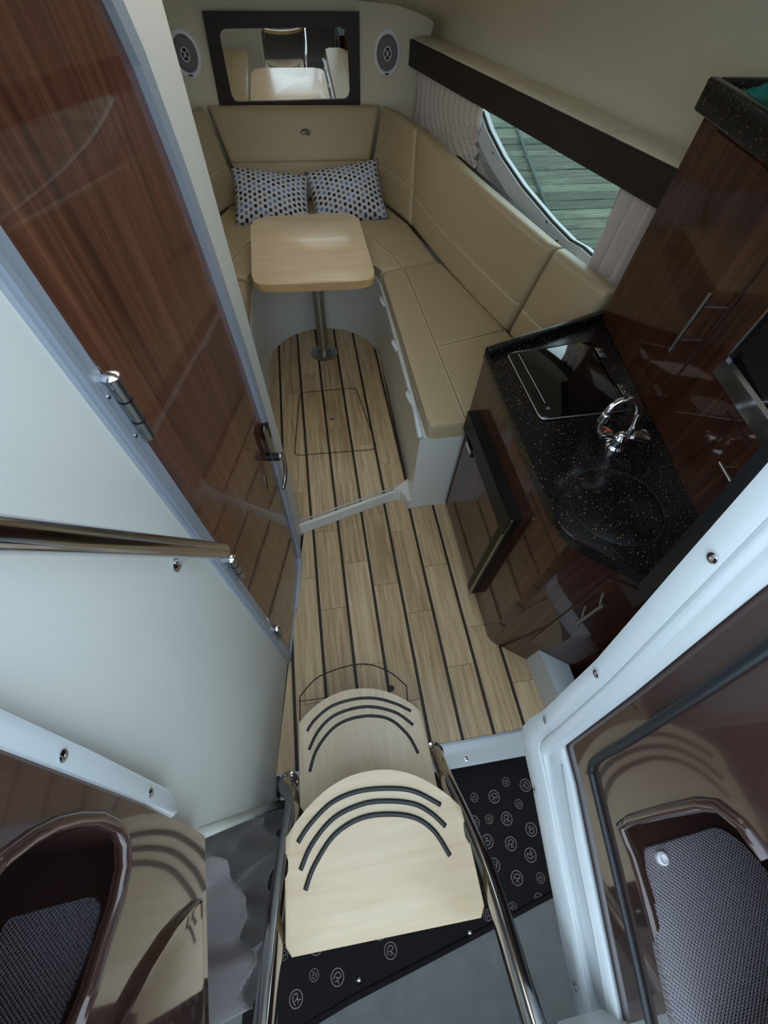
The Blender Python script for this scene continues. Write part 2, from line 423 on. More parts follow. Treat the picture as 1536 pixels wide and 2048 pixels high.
bm = BM(); strip(bm, hp[:2] + [tuple(v) for v in smoothline([Vector(p) for p in hp[1:6]], 5)] + hp[5:], .005, -.004, .0006); obj('hatch_joint', bm, 'caulk', floor)
bm = BM(); strip(bm, [tuple(at(597, 1403, Z=0))[:2], tuple(at(655, 1395, Z=0))[:2]], .003, -.004, .0006); obj('hatch_joint', bm, 'caulk', floor)
q = at(783, 1377, Z=0); bm = BM(); lathe(bm, q, [(.011, 0), (.011, .004), (.004, .005)]); obj('hatch_ring', bm, 'black_plastic', floor, 40)
# step riser between the two levels: white moulding with bright nosing
bm = BM()
rs = [(-.30, .994), (-.18, 1.027), (.285, 1.158), (.325, 1.156), (.342, 1.13), (.354, 1.085)]
bm2 = [(p[0], p[1] + .0) for p in rs]
for (a, b) in zip(rs, rs[1:]):
    hexa(bm, [(a[0], a[1], -.02), (b[0], b[1], -.02), (b[0], b[1] + .024, -.02), (a[0], a[1] + .024, -.02)], [(a[0], a[1], FZ - .004), (b[0], b[1], FZ - .004), (b[0], b[1] + .024, FZ - .004), (a[0], a[1] + .024, FZ - .004)])
slab(bm, [(.29, 1.175), (.325, 1.160), (.342, 1.13), (.356, 1.095), (.40, 1.10), (.40, 1.25), (.36, 1.22)], -.02, FZ + .004)
obj('step_riser', bm, 'gelcoat_cream', floor)
bm = BM(); hexa(bm, [(-.30, 1.018, FZ - .006), (.372, 1.203, FZ - .006), (.372, 1.211, FZ - .006), (-.30, 1.026, FZ - .006)], [(-.30, 1.018, FZ + .003), (.372, 1.203, FZ + .003), (.372, 1.211, FZ + .003), (-.30, 1.026, FZ + .003)]); obj('step_nosing', bm, 'satin_alu', floor)
# sill at the aft edge
sill = thing('trim_1', (0, 0, 0), 'white sill along the aft edge of the cabin sole', kind='structure')
bm = BM(); prism(bm, [(-.32, .032, -.06), (-.32, -.045, -.06), (.80, -.055, -.06), (.80, .032, -.06)], (0, 0, .063), .006); obj('sill_plate', bm, 'gelcoat_white', sill, 40)
bm = BM(); box(bm, -.32, .72, .026, .034, -.01, .004); obj('edge_strip', bm, 'satin_alu', sill)
for p in ((932, 1518), (566, 1590), (578, 1567)):
    screw(at(*p, Z=.004), (0, 0, 1), .008, sill)
# sub-structure and dark hull below
bm = BM(); box(bm, -1.3, 1.9, -1.5, 3.6, -.40, -.32); tag(obj('trim_2', bm, 'dark_void'), 'dark hull bottom under the cabin', kind='structure')
bm = BM(); box(bm, -.36, .9, -.035, -.02, -.33, -.05); tag(obj('trim_3', bm, 'dark_void'), 'dark riser under the sill', kind='structure')

# ---- left wall (head compartment) with the wooden door
def W(y, z, off=0):
    return Vector((-.275 + (y - .449) * .1411 + off * .990, y - off * .1397, z))
wl = thing('wall_left', (-.3, .5, 0), 'cream vinyl covered partition with rounded end', kind='structure')
bm = BM(); pts = [(-.06, -.15), (1.105, -.15), (1.105, 1.80), (.44, 1.80), (.15, 1.95), (-.06, 1.0)]
pts = [(-.06, -.15), (1.103, -.02), (1.103, 1.80), (.40, 1.80), (.12, 1.75), (.02, 1.25), (-.06, .75)]
prism(bm, [W(y, z, -.04) for y, z in pts], W(0, 0, .04) - W(0, 0, 0), .014, 4); obj('partition', bm, 'cream_wall', wl, 45)
bm = BM(); hexa(bm, [W(1.06, -.02, -.02), W(1.10, -.02, -.02), (-1.2, 1.10, -.02), (-1.2, 1.06, -.02)], [W(1.06, 1.75, -.02), W(1.10, 1.75, -.02), (-1.2, 1.10, 1.75), (-1.2, 1.06, 1.75)]); obj('end_bulkhead', bm, 'cream_wall', wl)
tube_pts = [W(-.055, z, -.004) for z in (-.13, .2, .5, .74)]
bm = BM(); tube(bm, tube_pts, .012, 8); obj('edge_piping', bm, 'cream_wall', wl, True)

door = thing('door_1', W(.7, 0), 'glossy mahogany door of the head compartment', kind='structure')
fwd = [(y - .035, z) for y, z in [(.86, .02), (.895, .06), (.915, .14), (.945, .5), (.960, .71), (.965, .85), (.961, 1.08), (.940, 1.33), (.924, 1.47), (.900, 1.60), (.876, 1.655), (.82, 1.74)]]
doorpoly = [(.458, 1.74), (.458, .05), (.475, .02)] + fwd
bm = BM(); prism(bm, [W(y, z, -.01) for y, z in doorpoly], W(0, 0, .018) - W(0, 0, 0), .002, 1); obj('door_panel', bm, 'mahogany', door, 30)
def band(bm, inner, outer, o0, o1):
    a = [W(y, z, o1) for y, z in inner]; b = [W(y, z, o1) for y, z in outer]; c = [W(y, z, o0) for y, z in inner]; e = [W(y, z, o0) for y, z in outer]
    for i in range(len(inner) - 1):
        hexa(bm, [a[i], a[i + 1], b[i + 1], b[i]], [c[i], c[i + 1], e[i + 1], e[i]])
fin = [(.64, .012)] + fwd[:]
fo = []
for i, p in enumerate(fin):
    a = Vector(fin[max(i - 1, 0)]); b = Vector(fin[min(i + 1, len(fin) - 1)]); t = (b - a).normalized(); fo.append(tuple(Vector(p) + Vector((t.y, -t.x)) * .032))
bm = BM(); band(bm, fin, fo, -.005, .020); obj('door_frame', bm, 'satin_alu', door, 35)
bm = BM(); band(bm, [(.458, .012), (.64, .012)], [(.44, -.008), (.64, -.008)], -.005, .012); obj('door_frame', bm, 'satin_alu', door, 35)
bm = BM(); band(bm, [(.456, 1.74), (.456, .01)], [(.417, 1.74), (.417, -.005)], -.005, .008); band(bm, [(.432, 1.74), (.432, .01)], [(.422, 1.74), (.422, .0)], 0, .013); obj('hinge_strip', bm, 'satin_alu', door)
for z in (1.355, .845, .30):
    h = None
    bm = BM(); tube(bm, [W(.457, z - .052, .016), W(.457, z + .052, .016)], .0085, 14); h = obj('hinge', bm, 'brushed', door, 40)
    for q in (-.018, .018):
        bm = BM(); tube(bm, [W(.457, z + q - .0012, .016), W(.457, z + q + .0012, .016)], .0092, 14); obj('knuckle_ring', bm, 'black_plastic', h, 40)
    bm = BM(); lathe(bm, W(.457, z + .052, .016), [(.010, 0), (.012, .003), (.009, .007), (.002, .009)]); obj('hinge_cap', bm, 'chrome', h, 40)
    for s in (-.035, .035): screw(W(.443, z + s, .008), (1, -.14, 0), .004, h)
# latch on the forward edge
la = BM(); prism(la, [W(y - .045, z - .07, .022) for y, z in ((.925, .80), (.955, .79), (.968, .83), (.965, .90), (.945, .94), (.93, .93))], W(0, 0, .004) - W(0, 0, 0), .001, 1)
la = obj('latch_plate', la, 'brushed', door, 30)
bm = BM(); prism(bm, [W(y - .05, z - .07, .004) for y, z in ((.967, .86), (.985, .86), (.985, .92), (.967, .92))], W(0, 0, .022) - W(0, 0, 0)); obj('latch_body', bm, 'black_plastic', la)
bm = BM(); tube(bm, [W(.895, .735, .005), W(.895, .735, .045)], .013, 14); obj('spindle', bm, 'black_plastic', la, 40)
bm = BM(); tube(bm, smoothline([W(.895, .735, .044), W(.915, .715, .049), W(.92, .665, .049), W(.90, .615, .043), W(.865, .60, .037)], 6), [.013] * 8 + [.011] * 17, 10, squash=.6); obj('lever', bm, 'brushed', la, True)
# handrail on the partition
hr = thing('handrail', W(.36, 1.0), 'polished steel handrail sloping across the cream partition', 'handrail')
p0 = W(.395, 1.06, .058); p1 = W(.20, 1.475, .058); dv = (p1 - p0)
bm = BM(); tube(bm, [p0, p0 + dv * .5, p1, p0 + dv * 1.65], .0155, 24); obj('rail', bm, 'steel', hr, 40)
bm = BM(); pb = p0 + dv * .24; wq = W(.352, 1.10, 0)
tube(bm, [pb, wq], .006, 10); lathe(bm, wq, [(.016, 0), (.016, .003), (.008, .006)], (1, -.14, 0), 20); obj('bracket', bm, 'steel', hr, 40)

# ---- forward bulkhead
YB = 3.42
bm = BM(); box(bm, -1.1, 1.25, YB, YB + .04, -.1, 1.46); tag(obj('wall_front', bm, 'headliner'), 'cream forward bulkhead behind the dinette', kind='structure')
# ---- starboard hull side with the window
def SX(y, off): return 1.0 + off - .2 * (y - 1.6)
def SP(y, z, off=.15): return Vector((SX(y, off), y, z))
def hull_at(px, py, off=.15):
    v = r * ((px - 768) / FPX) + d * ((py - 1024) / FPX) + f
    t = (1.0 + off + .2 * 1.6) / (v.x + .2 * v.y); return CAM + v * t
gl = [hull_at(*p) for p in ((962, 225), (975, 262), (1002, 315), (1042, 374), (1100, 443), (1138, 482), (1163, 496))]
glass_low = [(p.y, p.z) for p in gl]
hole = [(2.72, 1.262)] + glass_low + [(1.45, glass_low[-1][1] - .01), (1.30, .93), (1.20, 1.0), (1.18, 1.28)]
wr = thing('wall_right', (1.2, 1.6, 0), 'pale hull liner behind the settee with a window opening', kind='structure')
outer = [(-.9, -.33), (3.6, -.33), (3.6, 1.275), (1.1, 1.315), (-.9, 1.34)]
bm = BM(); panel(bm, [[SP(y, z) for y, z in outer], [SP(y, z) for y, z in hole]], (.03, .006, 0)); obj('hull_liner', bm, 'cream_wall', wr)
win = thing('window_1', SP(2.0, .95), 'hull window with white frame looking onto a dock', kind='structure')
fr_o = [hull_at(*p, .14) for p in ((938, 215), (938, 268), (960, 328), (998, 396), (1062, 474), (1108, 520), (1145, 542))]
fr_o = [(p.y, p.z) for p in fr_o] + [(1.45, .885), (1.27, .90), (1.12, 1.0), (1.10, 1.28)]
fr_i = glass_low + [(1.45, glass_low[-1][1] - .01), (1.30, .93), (1.20, 1.0), (1.18, 1.28)]
bm = BM()
for i in range(len(fr_i) - 1):
    a, b = fr_i[i], fr_i[i + 1]; c, e = fr_o[i], fr_o[i + 1]
    m1 = ((a[0] + c[0]) / 2, (a[1] + c[1]) / 2); m2 = ((b[0] + e[0]) / 2, (b[1] + e[1]) / 2)
    hexa(bm, [SP(*c, .149), SP(*e, .149), SP(*m2, .128), SP(*m1, .128)], [SP(*c, .155), SP(*e, .155), SP(*m2, .155), SP(*m1, .155)])
    hexa(bm, [SP(*m1, .128), SP(*m2, .128), SP(*b, .145), SP(*a, .145)], [SP(*m1, .155), SP(*m2, .155), SP(*b, .19), SP(*a, .19)])
obj('window_frame', bm, 'gelcoat_white', win, 35)
bm = BM(); tube(bm, [SP(y, z, .16) for y, z in fr_i], .008, 8); obj('window_gasket', bm, 'rubber', win, True)
bm = BM(); addmesh(bm, [SP(y, z, .17) for y, z in hole], [tuple(range(len(hole)))]); obj('pane', bm, 'window_glass', win)
for p in ((985, 306), (1092, 444)):
    q = hull_at(p[0], p[1], .128); bm = BM(); lathe(bm, q + Vector((.003, 0, 0)), [(.005, 0), (.005, .002), (.001, .003)], (-1, -.2, 0), 12); obj('frame_screw', bm, 'rubber', win, 40)
bm = BM(); hexa(bm, [SP(2.72, .93, .072), SP(1.75, .93, .072), SP(1.75, .93, .088), SP(2.72, .93, .104)], [SP(2.72, .948, .072), SP(1.75, .948, .072), SP(1.75, .948, .088), SP(2.72, .948, .104)]); tag(obj('trim_11', bm, 'black_wood'), 'dark brown strip standing in for the shaded gap behind the long backrest', kind='structure')  # dark colour stands for shade in the gap between backrest and liner
# port hull side (mostly behind the partition)
bm = BM(); hexa(bm, [(-1.25, -.9, -.33), (-.60, 3.6, -.33), (-.64, 3.6, -.33), (-1.29, -.9, -.33)], [(-1.25, -.9, 1.6), (-.66, 3.6, 1.46), (-.70, 3.6, 1.46), (-1.29, -.9, 1.6)]); tag(obj('wall_port', bm, 'cream_wall'), 'port hull side liner', kind='structure')

# ---- ceiling: lofted headliner with two added openings that brighten the cabin
def sect(y):
    k = 3.42 - y; xv = .712 + .2033 * k; zt = 1.266 + .0185 * k; zc = 1.39 + .15 * k
    R = [(xv + .115, zt - .015), (xv + .135, zt + .055), (xv + .11, zt + .11 if zt + .11 < zc - .06 else zc - .05), (xv + .03, zc - .03), (xv - .08, zc - .006), (XC + .36, zc + .008)]
    if zc - .05 <= zt + .06: R[1] = (xv + .12, zt + .035); R[2] = (xv + .07, zt + .07)
    return R + [(2 * XC - x, z) for x, z in R[::-1]]
ys = [3.44, 3.2, 2.95, 2.75, 2.0, 1.7, 1.45, .75, .5, .42]
bm = BM(); rows = []
for y in ys: rows.append([bm.verts.new((x, y, z)) for x, z in sect(y)])
HY = (2.6, 2.1)
for i in range(len(ys) - 1):
    for j in range(11):
        if j == 5 and ys[i] in (2.75, 1.45): continue  # leaves the headliner open for the added hatches
        bm.faces.new((rows[i][j], rows[i][j + 1], rows[i + 1][j + 1], rows[i + 1][j]))
ceil = thing('ceiling', (0, 2, 1.5), 'soft beige headliner curving down to the side ledge', kind='structure')
o = obj('headliner', bm, 'headliner', ceil, True)
so = o.modifiers.new('solid', 'SOLIDIFY'); so.thickness = .03; so.offset = 1
for n_, (ya, yb), lb in ((2, (2.75, 2.0), 'added unseen hatch above the table to brighten the cabin'), (3, (1.45, .75), 'added unseen hatch above the galley to brighten the cabin')):  # both hatches are added out of view to brighten the interior
    za, zb = 1.39 + .15 * (3.42 - ya) + .008, 1.39 + .15 * (3.42 - yb) + .008; hw = .36; e = .03
    hq = [(XC - hw, ya, za), (XC + hw, ya, za), (XC + hw, yb, zb), (XC - hw, yb, zb)]
    hi = [(XC - hw + e, ya - e, za + e * .15), (XC + hw - e, ya - e, za + e * .15), (XC + hw - e, yb + e, zb - e * .15), (XC - hw + e, yb + e, zb - e * .15)]
    added_hatch = thing('window_%d' % n_, (XC, (ya + yb) / 2, za), lb, kind='structure')
    bm = BM(); panel(bm, [[Vector(p) for p in hq], [Vector(p) for p in hi]], (0, 0, .05)); obj('added_hatch_frame', bm, 'gelcoat_white', added_hatch)
    bm = BM(); prism(bm, [Vector(p) + Vector((0, 0, .03)) for p in hi], (0, 0, .006)); obj('added_hatch_pane', bm, 'added_hatch_tint', added_hatch)
# padded ledge above the valance, in separate upholstered lengths
led = thing('trim_4', (.9, 2.2, 1.3), 'padded beige ledge above the dark valance', kind='structure')
for a, b in ((3.41, 3.06), (3.05, 2.42), (2.41, 1.72), (1.71, 1.28)):
    g = lambda y, o_, dz: Vector((.712 + .2033 * (3.42 - y) + o_, y, 1.266 + .0185 * (3.42 - y) + dz))
    bm = BM(); prof = [(.012, -.02), (.012, -.002), (.02, .008), (.045, .014), (.085, .016), (.12, .018), (.14, -.02)]
    n_ = 8; R = []
    for i in range(n_ + 1):
        y = a + (b - a) * i / n_; sh = .006 if i in (0, n_) else 0
        R.append([bm.verts.new(g(y, p[0], p[1] - (sh if p[1] > -.01 else 0))) for p in prof])
    for i in range(n_):
        for j in range(len(prof) - 1): bm.faces.new((R[i][j], R[i][j + 1], R[i + 1][j + 1], R[i + 1][j]))
        bm.faces.new((R[i][0], R[i + 1][0], R[i + 1][-1], R[i][-1]))
    bm.faces.new(R[0]); bm.faces.new(R[-1])
    obj('ledge_pad', bm, 'headliner', led, 60)

# ================================================================== DINETTE
SZ = .60
base = thing('settee_base', (XC, 2.6, 0), 'white moulded U-shaped base under the tan settee cushions', 'seat base')
inn = [(.366, 1.10)] + [(.378, 1.30), (.385, 1.9)] + ARC + [(-.322, 1.9), (-.322, 1.12)]
outl = [(-.80, 1.12), (-.75, 2.3), (-.60, 3.0), (-.40, 3.38), (.46, 3.38), (.66, 3.0), (.84, 2.3), (1.05, 1.35), (.99, 1.20), (.575, 1.165), (.575, 1.10)]
bm = BM(); slab(bm, inn + outl, -.03, .522); obj('moulded_base', bm, 'gelcoat_cream', base, 25)
rim = [(.372, 1.10), (.383, 1.30), (.389, 1.9)] + [(XC + (p[0] - XC) * 1.02, p[1] + .005) for p in ARC]
bm = BM(); tube(bm, [(p[0] - .004, p[1], .524) for p in rim] , .012, 8); rimo = obj('rim', bm, 'gelcoat_white', base, True)
for y in (1.35, 1.72, 2.10):
    bm = BM(); tube(bm, smoothline([(.375, y - .05, .522), (.365, y - .02, .528), (.362, y, .532), (.366, y + .012, .53), (.382, y + .02, .522)], 4), .011, 8); obj('rim_notch', bm, 'gelcoat_white', base, True)
def seat(name, poly, label, seams=(), rad=0):
    t = thing(name, (sum(p[0] for p in poly) / len(poly), sum(p[1] for p in poly) / len(poly), .524), label, 'cushion', 'settee seat cushions')
    bm = BM(); slab(bm, roundpoly(poly, rad, 4) if rad else poly, .524, SZ, .026, 4, False); obj('cushion', bm, 'tan_vinyl', t, 50)
    for s in seams:
        bm = BM(); tube(bm, [(p[0], p[1], SZ + .0003) for p in s], .0016, 6); obj('seam', bm, 'caulk_tan', t, True)
        for e in (-.009, .009):
            v = (Vector(s[-1]) - Vector(s[0])).normalized(); nn = Vector((-v.y, v.x)) * e
            bm = BM(); tube(bm, [(p[0] + nn.x, p[1] + nn.y, SZ + .0002) for p in s], .0011, 5); obj('stitching', bm, 'thread', t, True)
    return t
mat('caulk_tan', C(120, 102, 76), .6)
seat('seat_cushion', [(.392, 1.088), (.560, 1.088), (.578, 1.165), (1.0, 1.29), (.895, 1.645), (.80, 2.02), (.728, 2.312), (.386, 2.238), (.388, 2.0)],
     'tan vinyl seat cushion running along the hull beside the galley', [[(.545, 1.11), (.535, 1.57), (.525, 2.0), (.515, 2.25)], [(.54, 1.575), (.885, 1.66)]], [.03, .02, 0, 0, 0, 0, .02, .03, 0])
ai = [(XC + .352 * math.cos(a), 2.25 + .345 * math.sin(a)) for a in [math.pi * k / 14 for k in range(1, 14)]]
seat('seat_cushion', [(.383, 2.25), ] + [] + ai + [(-.322, 2.25), (-.668, 2.335), (-.60, 2.80), (-.46, 3.14), (-.36, 3.20), (.42, 3.20), (.525, 3.136), (.646, 2.80), (.724, 2.325)],
     'tan vinyl seat cushion across the bow under the patterned pillows', [[(.50, 2.29), (.47, 2.45), (.40, 2.62), (.30, 2.74)], [(-.44, 2.29), (-.41, 2.45), (-.34, 2.62), (-.24, 2.74)]])
seat('seat_cushion', [(-.325, 1.13), (-.325, 2.238), (-.668, 2.312), (-.74, 2.0), (-.80, 1.13)], 'tan vinyl seat cushion on the port side behind the cream partition', [[(-.47, 1.15), (-.47, 2.25)]])
# backrests
ctr = (XC, 2.0, .9)
def back(bot, top, label, thick=.07, **k):
    o = pad('backrest_cushion', bot, top, thick, ctr, 'tan_vinyl', **k); tag(o, label, 'cushion', 'settee backrest cushions'); return o
back([(.653, 2.78, SZ - .01), (.728, 2.325, SZ - .01), (.805, 1.98, SZ - .01), (.885, 1.662, SZ - .01)], [(.690, 2.975, 1.0), (.79, 2.45, .99), (.885, 2.04, .98), (.972, 1.652, .972)],
     'long tan backrest below the hull window', seam_v=(.36,))
back([(.893, 1.642, SZ - .01), (.985, 1.29, SZ - .01)], [(.979, 1.636, .972), (1.065, 1.315, .972)], 'short tan backrest between the long backrest and the galley', seam_v=(.36,), n=(10, 12))
back([(.425, 3.20, SZ - .01), (.525, 3.12, SZ - .01), (.60, 2.95, SZ - .01), (.650, 2.79, SZ - .01)], [(.552, 3.365, 1.01), (.59, 3.26, 1.01), (.64, 3.12, 1.005), (.686, 2.985, 1.0)],
     'curved tan corner backrest beside the curtain and right-hand pillow', seam_v=(.42,), n=(16, 12), rad=.02)
fb = back([(-.355, 3.20, SZ - .01), (.415, 3.20, SZ - .01)], [(-.482, 3.375, 1.012), (.545, 3.365, 1.012)], 'wide tan backrest with an embroidered emblem below the mirror', seam_v=(.43,), thick=.035, rad=.025)
back([(-.365, 3.20, SZ - .01), (-.465, 3.12, SZ - .01), (-.54, 2.95, SZ - .01), (-.59, 2.79, SZ - .01)], [(-.492, 3.365, 1.01), (-.53, 3.26, 1.01), (-.58, 3.12, 1.005), (-.626, 2.985, 1.0)],
     'curved tan corner backrest beside the left-hand pillow', seam_v=(.42,), n=(16, 12), rad=.02, thick=.05)
back([(-.593, 2.78, SZ - .01), (-.668, 2.325, SZ - .01), (-.74, 1.98, SZ - .01), (-.80, 1.20, SZ - .01)], [(-.630, 2.975, 1.0), (-.72, 2.45, .99), (-.80, 2.04, .98), (-.88, 1.20, .972)],
     'long tan backrest on the port side behind the partition', seam_v=(.36,), thick=.05)
# emblem on the wide backrest
def bk(u, v):  # point on the front face of the wide backrest
    b0 = Vector((-.355, 3.20, SZ - .01)).lerp(Vector((.415, 3.20, SZ - .01)), u); t0 = Vector((-.482, 3.375, 1.012)).lerp(Vector((.545, 3.365, 1.012)), u)
    return b0.lerp(t0, v) + Vector((0, -.91, .40)) * (.012 * (1 - (2 * u - 1) ** 4) * (1 - (2 * v - 1) ** 4) + .0008)
bm = BM(); cu, cv = .545, .725
def em(pts, rr): tube(bm, smoothline([bk(cu + a * .030, cv + b * .036) for a, b in pts], 5), rr, 6)
em([(-.75, -.45), (-1, -.05), (-.8, .4), (-.2, .75), (.5, .7), (.95, .3), (.85, -.1), (.3, -.25), (-.1, -.2)], .0028)
em([(-.75, .25), (-.3, .45), (.3, .4), (.5, .15), (.1, -.05)], .0022)
em([(-.1, -.1), (.2, -.5), (.6, -.75), (1.0, -.6)], .0028)
em([(-.7, -.4), (-.4, -.7), (-.2, -.5), (-.05, -.15)], .0022)
obj('emblem', bm, 'dark_logo', fb, True)
# pillows
def pillow(c, ex, ey, ez, wd, ht, th, label):
    me_n = 26; bm = BM(); uvl = bm.loops.layers.uv.new('UVMap')
    ex, ey, ez = [Vector(v).normalized() for v in (ex, ey, ez)]; c = Vector(c); G = []
    for side in (1, -1):
        g = []
        for i in range(me_n + 1):
            row = []
            for j in range(me_n + 1):
                s, t = -1 + 2 * i / me_n, -1 + 2 * j / me_n
                h = th / 2 * (max(0, (1 - abs(s) ** 2.2)) * max(0, (1 - abs(t) ** 2.2))) ** .55
                x = s * wd / 2 * (1 - .07 * (1 - t * t)); y = t * ht / 2 * (1 - .07 * (1 - s * s))
                h += .004 * math.sin(5 * s + 3 * t)*(1-abs(s))*(1-abs(t))
                row.append(bm.verts.new(c + ex * x + ey * y + ez * h * side))
            g.append(row)
        for i in range(me_n):
            for j in range(me_n):
                q = [(i, j), (i + 1, j), (i + 1, j + 1), (i, j + 1)]
                fc = bm.faces.new([g[a][b] for a, b in (q if side == 1 else q[::-1])])
                for lp, (a, b) in zip(fc.loops, (q if side == 1 else q[::-1])): lp[uvl].uv = (a / me_n * wd / .42, b / me_n * ht / .42)
    bmesh.ops.remove_doubles(bm, verts=bm.verts, dist=.0004)
    o = obj('throw_pillow', bm, 'pillow_weave', None, True); me = o.data
    o.location = c
    me.transform(Matrix.Translation(-c))
    tag(o, label, 'pillow', 'patterned pillows on the bow seat'); return o
pillow((-.175, 2.975, .680), (1, -.06, -.10), (.05, .80, .60), (0, -.60, .80), .46, .335, .17, 'blue and black checked throw pillow slumped beside the partition')
pillow((.282, 2.985, .690), (1, .04, .12), (-.10, .78, .62), (.02, -.62, .78), .46, .345, .17, 'blue and black checked throw pillow near the curtain with one corner raised')
# table
tb = thing('dinette_table', (.03, 2.32, FZ), 'small pale maple table on a steel pedestal', 'table')
tp = roundpoly([(-.288, 2.655), (.305, 2.672), (.312, 1.938), (-.272, 1.950)], [.10, .10, .085, .085], 7)
bm = BM(); slab(bm, tp, .682, .72, .008, 3); o = obj('tabletop', bm, 'maple', tb, 40)
o.data.materials.append(M['maple_side'])
for p in o.data.polygons:
    if abs(p.normal.z) < .8: p.material_index = 1
bm = BM(); cyl(bm, (.03, 2.322, FZ + .01), (0, 0, 1), .033, .61, 28); obj('post', bm, 'brushed', tb, 40)
bm = BM(); lathe(bm, (.03, 2.322, FZ), [(.088, 0), (.088, .004), (.078, .009), (.042, .014), (.040, .045), (.034, .05)], n=36); bp_ = obj('base_plate', bm, 'brushed', tb, 40)
for k in range(6):
    a = k * math.pi / 3 + .3; screw((.03 + .066 * math.cos(a), 2.322 + .066 * math.sin(a), FZ + .0095), (0, 0, 1), .006, bp_)
bm = BM(); lathe(bm, (.03, 2.322, .655), [(.045, 0), (.10, .02), (.10, .027)], n=28); obj('top_mount', bm, 'brushed', tb, 40)
# mirror
mr = thing('mirror', (.01, YB, 1.02), 'mirror in a dark brown frame on the forward bulkhead', 'mirror')
def FB(px, py, y=YB): return at(px, py, Y=y)
fo_ = [FB(405, 20), FB(717, 21), FB(720, 212), FB(441, 215)]
fi_ = [FB(437, 55), FB(692, 52), FB(700, 196), FB(466, 203)]
ri = roundpoly([(p.x, p.z) for p in fi_], .045, 6)
MT = lambda x, z, o: Vector((x, YB - o - (z - .99) * .058, z))     # hung leaning slightly forward at the top
bm = BM(); panel(bm, [[MT(p.x, p.z, .016) for p in fo_], [MT(x, z, .016) for x, z in ri]], (0, .014, 0)); obj('frame', bm, 'black_wood', mr)
bm = BM(); prism(bm, [MT(x, z, .008) for x, z in ri], (0, .006, 0)); obj('mirror_glass', bm, 'mirror', mr)
# speakers
def speaker(px, py, label):
    c = FB(px, py); t = thing('speaker', c, label, 'speaker', 'round speakers beside the mirror')
    lathe_n = (0, -1, 0)
    bm = BM(); lathe(bm, c, [(.079, 0), (.079, .008), (.074, .014), (.064, .016), (.060, .010), (.060, .002)], lathe_n, 40, 1.17, (1, 0, 0)); obj('bezel', bm, 'white_plastic', t, 40)
    bm = BM(); lathe(bm, c, [(.0605, .001), (.0605, .010), (.045, .014), (.02, .017), (.001, .018)], lathe_n, 40, 1.17, (1, 0, 0)); obj('grille', bm, 'speaker_mesh', t, True)
    c2 = c + Vector((0, -.0195, 0))
    ring = [c2 + Vector((.021 * math.cos(a), 0, .026 * math.sin(a))) for a in [2 * math.pi * k / 24 for k in range(24)]]
    bm = BM(); tube(bm, ring, .0028, 6, True)
    for a in (math.pi * .25, math.pi * .75, math.pi * 1.25, math.pi * 1.75): tube(bm, [c2, c2 + Vector((.021 * math.cos(a), 0, .026 * math.sin(a)))], .0022, 6)
    obj('badge', bm, 'white_plastic', t, True)
    bm = BM(); lathe(bm, c2 + Vector((0, .003, 0)), [(.019, 0), (.019, .001)], lathe_n, 24, 1.2, (1, 0, 0)); obj('badge_back', bm, 'black_plastic', t)
    bm = BM(); box(bm, c.x - .011, c.x + .011, c.y - .0165, c.y - .008, c.z - .0835, c.z - .0765); obj('label_plate', bm, 'rubber', t)
speaker(371, 107, 'oval white speaker with grey grille beside the partition end of the mirror')
speaker(774, 106, 'oval white speaker with grey grille beside the valance end of the mirror')
# valance
def VX(y, o=0): return .712 + .2033 * (3.42 - y) + o
va = BM(); y0, y1 = 3.415, 1.272
zz = lambda y: 1.266 + .0185 * (3.42 - y)
hexa(va, [(VX(y0), y0, zz(y0) - .104), (VX(y1), y1, zz(y1) - .101), (VX(y1, .018), y1, zz(y1) - .101), (VX(y0, .018), y0, zz(y0) - .104)],
     [(VX(y0), y0, zz(y0)), (VX(y1), y1, zz(y1)), (VX(y1, .018), y1, zz(y1)), (VX(y0, .018), y0, zz(y0))])
bmesh.ops.bevel(va, geom=list(va.edges), offset=.003, segments=2, affect='EDGES')
tag(obj('valance', va, 'black_wood', None, 30), 'long dark brown valance board above the curtains', 'valance')
# curtains
def curtain(y0, y1, zbot, label, seed, amp=.016, folds=11, gather=None):
    rnd = random.Random(seed); nu, nv = 110, 26; bm = BM(); G = []
    ph = [rnd.uniform(-.8, .8) for _ in range(60)]
    for i in range(nu + 1):
        u = i / nu; y = y0 + (y1 - y0) * u; row = []
        zt = zz(y) - .02
        for j in range(nv + 1):
            v = j / nv; zb = zbot(u)
            z = zt + (zb - zt) * v
            a = amp * (.6 + .8 * v)
            fr = folds * 2 * math.pi
            wv = math.sin(fr * u + ph[int(u * 8)] * .3 + .6 * math.sin(3 * v)) if v < .4 or gather is None else math.sin(fr * u * (1 - .45 * (v - .4) / .6) + 1.2 * v + .9 * math.sin(9 * v + 7 * u))
            off = .045 + a * wv + (0 if gather is None else gather * max(0, v - .35) * (.4 + .6 * math.sin(11 * u + 5 * v)))
            row.append(bm.verts.new((VX(y, off), y + .01 * v * math.sin(9 * u + seed), z)))
        G.append(row)
    for i in range(nu):
        for j in range(nv): bm.faces.new((G[i][j], G[i + 1][j], G[i + 1][j + 1], G[i][j + 1]))
    o = obj('curtain', bm, 'satin_curtain', None, True, recalc=False)
    s = o.modifiers.new('solid', 'SOLIDIFY'); s.thickness = .0015
    return tag(o, label, 'curtain', 'satin curtains at the hull window')
curtain(3.38, 2.60, lambda u: .84 - .03 * u + .02 * math.sin(9 * u), 'bunched grey satin curtain near the speaker and bow', 3, .017, 13, .045)
curtain(1.60, 1.275, lambda u: .82, 'straight hanging grey satin curtain against the tall galley cabinet', 5, .020, 5)

